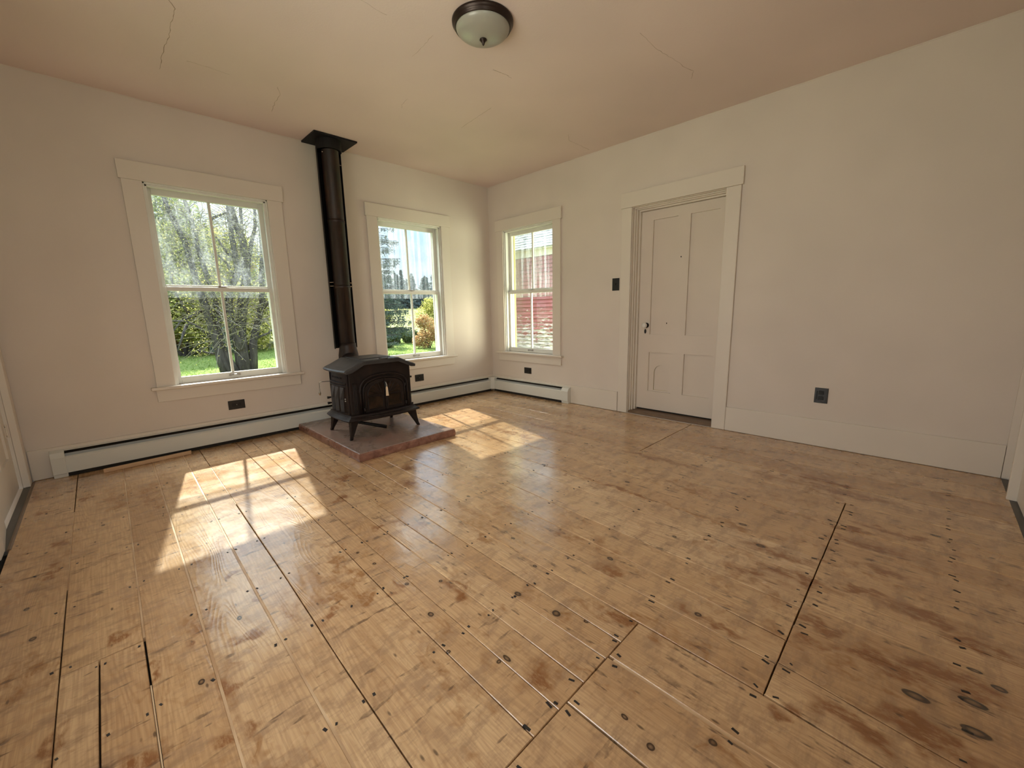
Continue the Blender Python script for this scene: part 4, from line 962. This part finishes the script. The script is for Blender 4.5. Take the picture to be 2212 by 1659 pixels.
for k in range(900):
    pts, ra, rb = random.choice(STEMS[:5]); i = random.randrange(2, len(pts)); x, z = pts[i]
    p = Vector((x + random.uniform(-.1, .1), 10.5 + random.uniform(-.4, .4), z + random.uniform(-.2, .2)))
    d = Vector((random.uniform(-1, 1), random.uniform(-.9, .6), random.uniform(-.35, .9))).normalized(); P = [p.copy()]
    for s in range(5):
        d = (d + Vector((random.uniform(-.35, .35), random.uniform(-.35, .35), random.uniform(-.30, .20)))).normalized(); p = p + d * random.uniform(.14, .30); P.append(p.copy()); tips.append(tuple(p))
    tw.tube(P, [.011, .009, .007, .006, .004, .003], 3, False)
tw.build('twigs', simple('pale_twig', (0.22, 0.20, 0.16), 0.8), tr, kind='stuff')
tips = np.array(tips); rr = np.random.default_rng(11)
lc = np.repeat(tips, 2, 0) + rr.normal(0, .12, (len(tips) * 2, 3)); leaves('foliage', lc, 0, .022, L_YELLOW, tr, seed=12)

def bush(name, label, cat, group, cx, cy, w, d, h, nleaf, size, mat, trunk=True, seed=1, base=None, lumps=9):
    z0 = gz(cx, cy) if base is None else base
    e = empty(name, (cx, cy, z0), label, cat, group)
    r = np.random.default_rng(seed)
    cc = np.stack([r.uniform(-.36, .36, lumps) * w, r.uniform(-.3, .3, lumps) * d, r.uniform(.18, .78, lumps) * h], 1)
    rad = r.uniform(.20, .34, lumps) * min(w, h)
    idx = r.integers(0, lumps, nleaf); v = r.normal(size=(nleaf, 3)); v /= np.linalg.norm(v, axis=1)[:, None]
    C = cc[idx] + v * (rad[idx] * r.uniform(.55, 1.05, nleaf))[:, None]; C[:, 2] = np.maximum(C[:, 2], 0.03)
    C += np.array([cx, cy, z0])
    leaves('foliage', C, 0, size, mat, e, seed=seed + 50)
    if trunk:
        m = MB(); 
        for q in range(5):
            t = cc[q % lumps]; m.tube([(cx + .1 * math.cos(q), cy + .1 * math.sin(q), z0 - .05), (cx + t[0] * .5, cy + t[1] * .5, z0 + t[2] * .55), (cx + t[0], cy + t[1], z0 + t[2])], [.05 * h / 3, .035 * h / 3, .012], 6)
        m.build('trunk', BARK, e)
    return e
G1 = 'autumn trees and hedge beyond the lawn'
hs = [(-3.3, 17.0, 3.2, 2.4, 6.2, L_GREEN, 'tall green tree at the left edge of the large window'), (-1.5, 16.6, 3.0, 2.2, 4.0, L_YELLOW, 'low yellow-green hedge tree seen between the left stems'), (-.6, 19.0, 3.4, 2.4, 6.0, L_YELLOW, 'tall yellow-green tree behind the middle of the large window'),
      (1.0, 17.0, 2.8, 2.2, 3.4, L_YELLOW, 'low yellow-green hedge tree right of the thick stem'), (2.6, 18.5, 2.8, 2.2, 4.2, L_GREEN, 'green tree at the right edge of the large window'), (-2.0, 20.5, 4.6, 2.4, 8.6, L_GREEN, 'tallest green tree far behind the large window'), (.9, 21.0, 3.8, 2.2, 7.0, L_YELLOW, 'tall yellow-green tree standing back behind the thick stem'), (-1.2, 18.3, 2.6, 1.4, 3.5, L_ORANGE, 'orange autumn tree glowing behind the left stems'), (1.2, 20.5, 3.2, 1.6, 3.6, L_ORANGE, 'orange autumn tree behind the right stems'),
      (.6, 22.5, 4.5, 2.4, 5.0, L_GREEN, 'green tree far behind the thick stem')]
for i, (x, y, w, d, h, mt, lb) in enumerate(hs): bush('hedge_tree', lb, 'tree', G1, x, y, w, d, h, 15000 if h > 4.5 else 9500, .085, mt, seed=20 + i, lumps=16)
bush('dark_bush', 'small blue-green bush at the foot of the thick stem', 'bush', None, -.75, 13.3, .9, .7, 1.5, 2500, .05, L_SPRUCE, seed=41, lumps=5)

# spruces
def spruce(name, label, group, cx, cy, h, R, nb, per, size, mat, seed, base=None, low=0.05):
    z0 = gz(cx, cy) if base is None else base; e = empty(name, (cx, cy, z0), label, 'spruce tree', group)
    MB().tube([(cx, cy, z0 - .05), (cx, cy, z0 + h)], [R * .08, .01], 8).build('trunk', BARK, e)
    r = np.random.default_rng(seed); C = []; br = MB()
    for k in range(nb):
        f = k / nb; f = low + (1 - low) * f; a = r.uniform(0, 2 * PI); L = R * (1 - f) ** .85 * r.uniform(.75, 1.1)
        z = z0 + h * f
        t = r.uniform(0.08, 1, per) ** .7; sw = r.normal(0, .10, per) * L * (.35 + .5 * (1 - t)) 
        x = cx + np.cos(a) * L * t - np.sin(a) * sw; y = cy + np.sin(a) * L * t + np.cos(a) * sw
        zz = z - .32 * L * t + .22 * L * t * t - np.abs(r.normal(0, .05, per)) * L
        C.append(np.stack([x, y, zz], 1))
        if h > 5 and R > 1: br.tube([(cx, cy, z), (cx + math.cos(a) * L * .5, cy + math.sin(a) * L * .5, z - .12 * L), (cx + math.cos(a) * L, cy + math.sin(a) * L, z - .1 * L)], [.02, .015, .006], 4, False)
    leaves('foliage', np.concatenate(C), 0, size, mat, e, asp=.28, seed=seed)
    if br.v: br.build('branches', BARK, e, kind='stuff')
    return e
spruce('spruce_tree', 'tall blue-green spruce reaching in at the left of the middle window', None, 3.45, 11.3, 12.0, 2.2, 420, 170, .055, L_SPRUCE, 61)
FARG = 'far conifers along the meadow edge'
for i in range(30):
    x = 25.5 + i * .62 + random.uniform(-.25, .25); y = 57 + (i % 3) * 1.6 + random.uniform(-.6, .6); h = random.choice([4.7, 5.0, 5.3, 5.7]) + (0.9 if i == 13 else 0)
    spruce('far_conifer', 'distant dark conifer in the row closing the meadow', FARG, x, y, h, 1.75, 60, 26, .26, L_FAR, 70 + i)
bush('yellow_shrub', 'rounded yellow-green shrub tree in the meadow right of the middle pane', 'shrub', None, 14.35, 22.5, 2.6, 2.2, 2.5, 7000, .075, L_YELLOW, seed=101, lumps=9)
bush('yellow_bush', 'yellow-green bush rising over the spruce at the left pane edge', 'bush', None, 6.0, 14.4, .9, .8, 2.1, 3000, .05, L_YELLOW, seed=102, lumps=5)
bush('rust_bush', 'rust-orange leafy bush low at the right of the middle window', 'bush', None, 7.35, 12.6, 1.4, 1.2, 1.75, 5500, .045, L_ORANGE, seed=103, lumps=8)
for i, (x, y, w, h) in enumerate([(6.9, 15.2, 1.3, .85), (7.9, 15.2, 1.3, .9), (6.2, 14.0, 1.1, .95)]):
    bush('dark_hedge_bush', ['low dark bush left of the muntin beyond the lawn', 'low dark bush behind the rust-orange bush', 'dark green bush beside the spruce foot'][i], 'bush', 'dark bushes at the lawn edge', x, y, w, .9, h, 3000, .05, L_DARK, seed=110 + i, lumps=5)

# ------------------------------------------------------------------ red barn
bn = empty('red_barn', (7.5, 3.6, -0.6), 'old red barn with peeling clapboards and grey shingle roof outside the right-hand window', 'barn')
BXW, BYA, BYE, EV = 5.0, 0.6, 7.0, 2.56
box('wall_core', DARK, bn, BXW + .02, 9.0, BYA + .02, BYE - .02, -.6, EV)
k = 0; z = -.60
while z < EV - .01:
    t = min(.105, EV - z); w = random.uniform(-.003, .003)
    MB().prism([(BXW + .019, z), (BXW - .030 + w, z), (BXW + .010 + w, z + t), (BXW + .019, z + t)], BYA, BYE, 'y').build('clapboard', BARNRED, bn)
    z += .105
for a, b in ((BYA - .03, BYA + .09), (BYE - .09, BYE + .03)): box('corner_board', FRIEZE, bn, BXW - .03, BXW + .02, a, b, -.6, EV)
for a, b in ((BYA - .1, BYE + .1),): 
    box('frieze_board', FRIEZE, bn, BXW - .045, BXW + .02, a, b, EV - .005, EV + .19)
    box('eave_board', FRIEZE, bn, BXW - .16, BXW + .02, a, b, EV + .165, EV + .195)
gb = MB(); gb.prism([(BXW + .02, EV), (9.0, EV), (9.0, EV + .1), (7.0, EV + 2.1), (BXW + .02, EV + .16)], BYA, BYE, 'y'); gb.build('roof_core', DARK, bn)
sh = MB(); sl = 45; ca, sa = math.cos(math.radians(sl)), math.sin(math.radians(sl)); x = BXW - .18; zr = EV + .20
for c in range(26):
    y = BYA - .15 - (c % 2) * .07
    while y < BYE + .15:
        w = random.uniform(.10, .20); q = random.uniform(0, .012); t = random.uniform(.016, .030)
        a0 = (x + (c * .115 - q) * ca, zr + (c * .115 - q) * sa); a1 = (x + (c * .115 + .15) * ca, zr + (c * .115 + .15) * sa)
        nx, nz = -sa, ca
        sh.add([(a0[0], y, a0[1]), (a0[0], y + w - .004, a0[1]), (a1[0], y + w - .004, a1[1]), (a1[0], y, a1[1]),
                (a0[0] + nx * t, y, a0[1] + nz * t), (a0[0] + nx * t, y + w - .004, a0[1] + nz * t), (a1[0] + nx * .002, y + w - .004, a1[1] + nz * .002), (a1[0] + nx * .002, y, a1[1] + nz * .002)],
               [(0, 1, 5, 4), (4, 5, 6, 7), (1, 2, 6, 5), (3, 0, 4, 7)])
        y += w
sh.build('roof_shingles', SHINGLE, bn, kind='stuff')
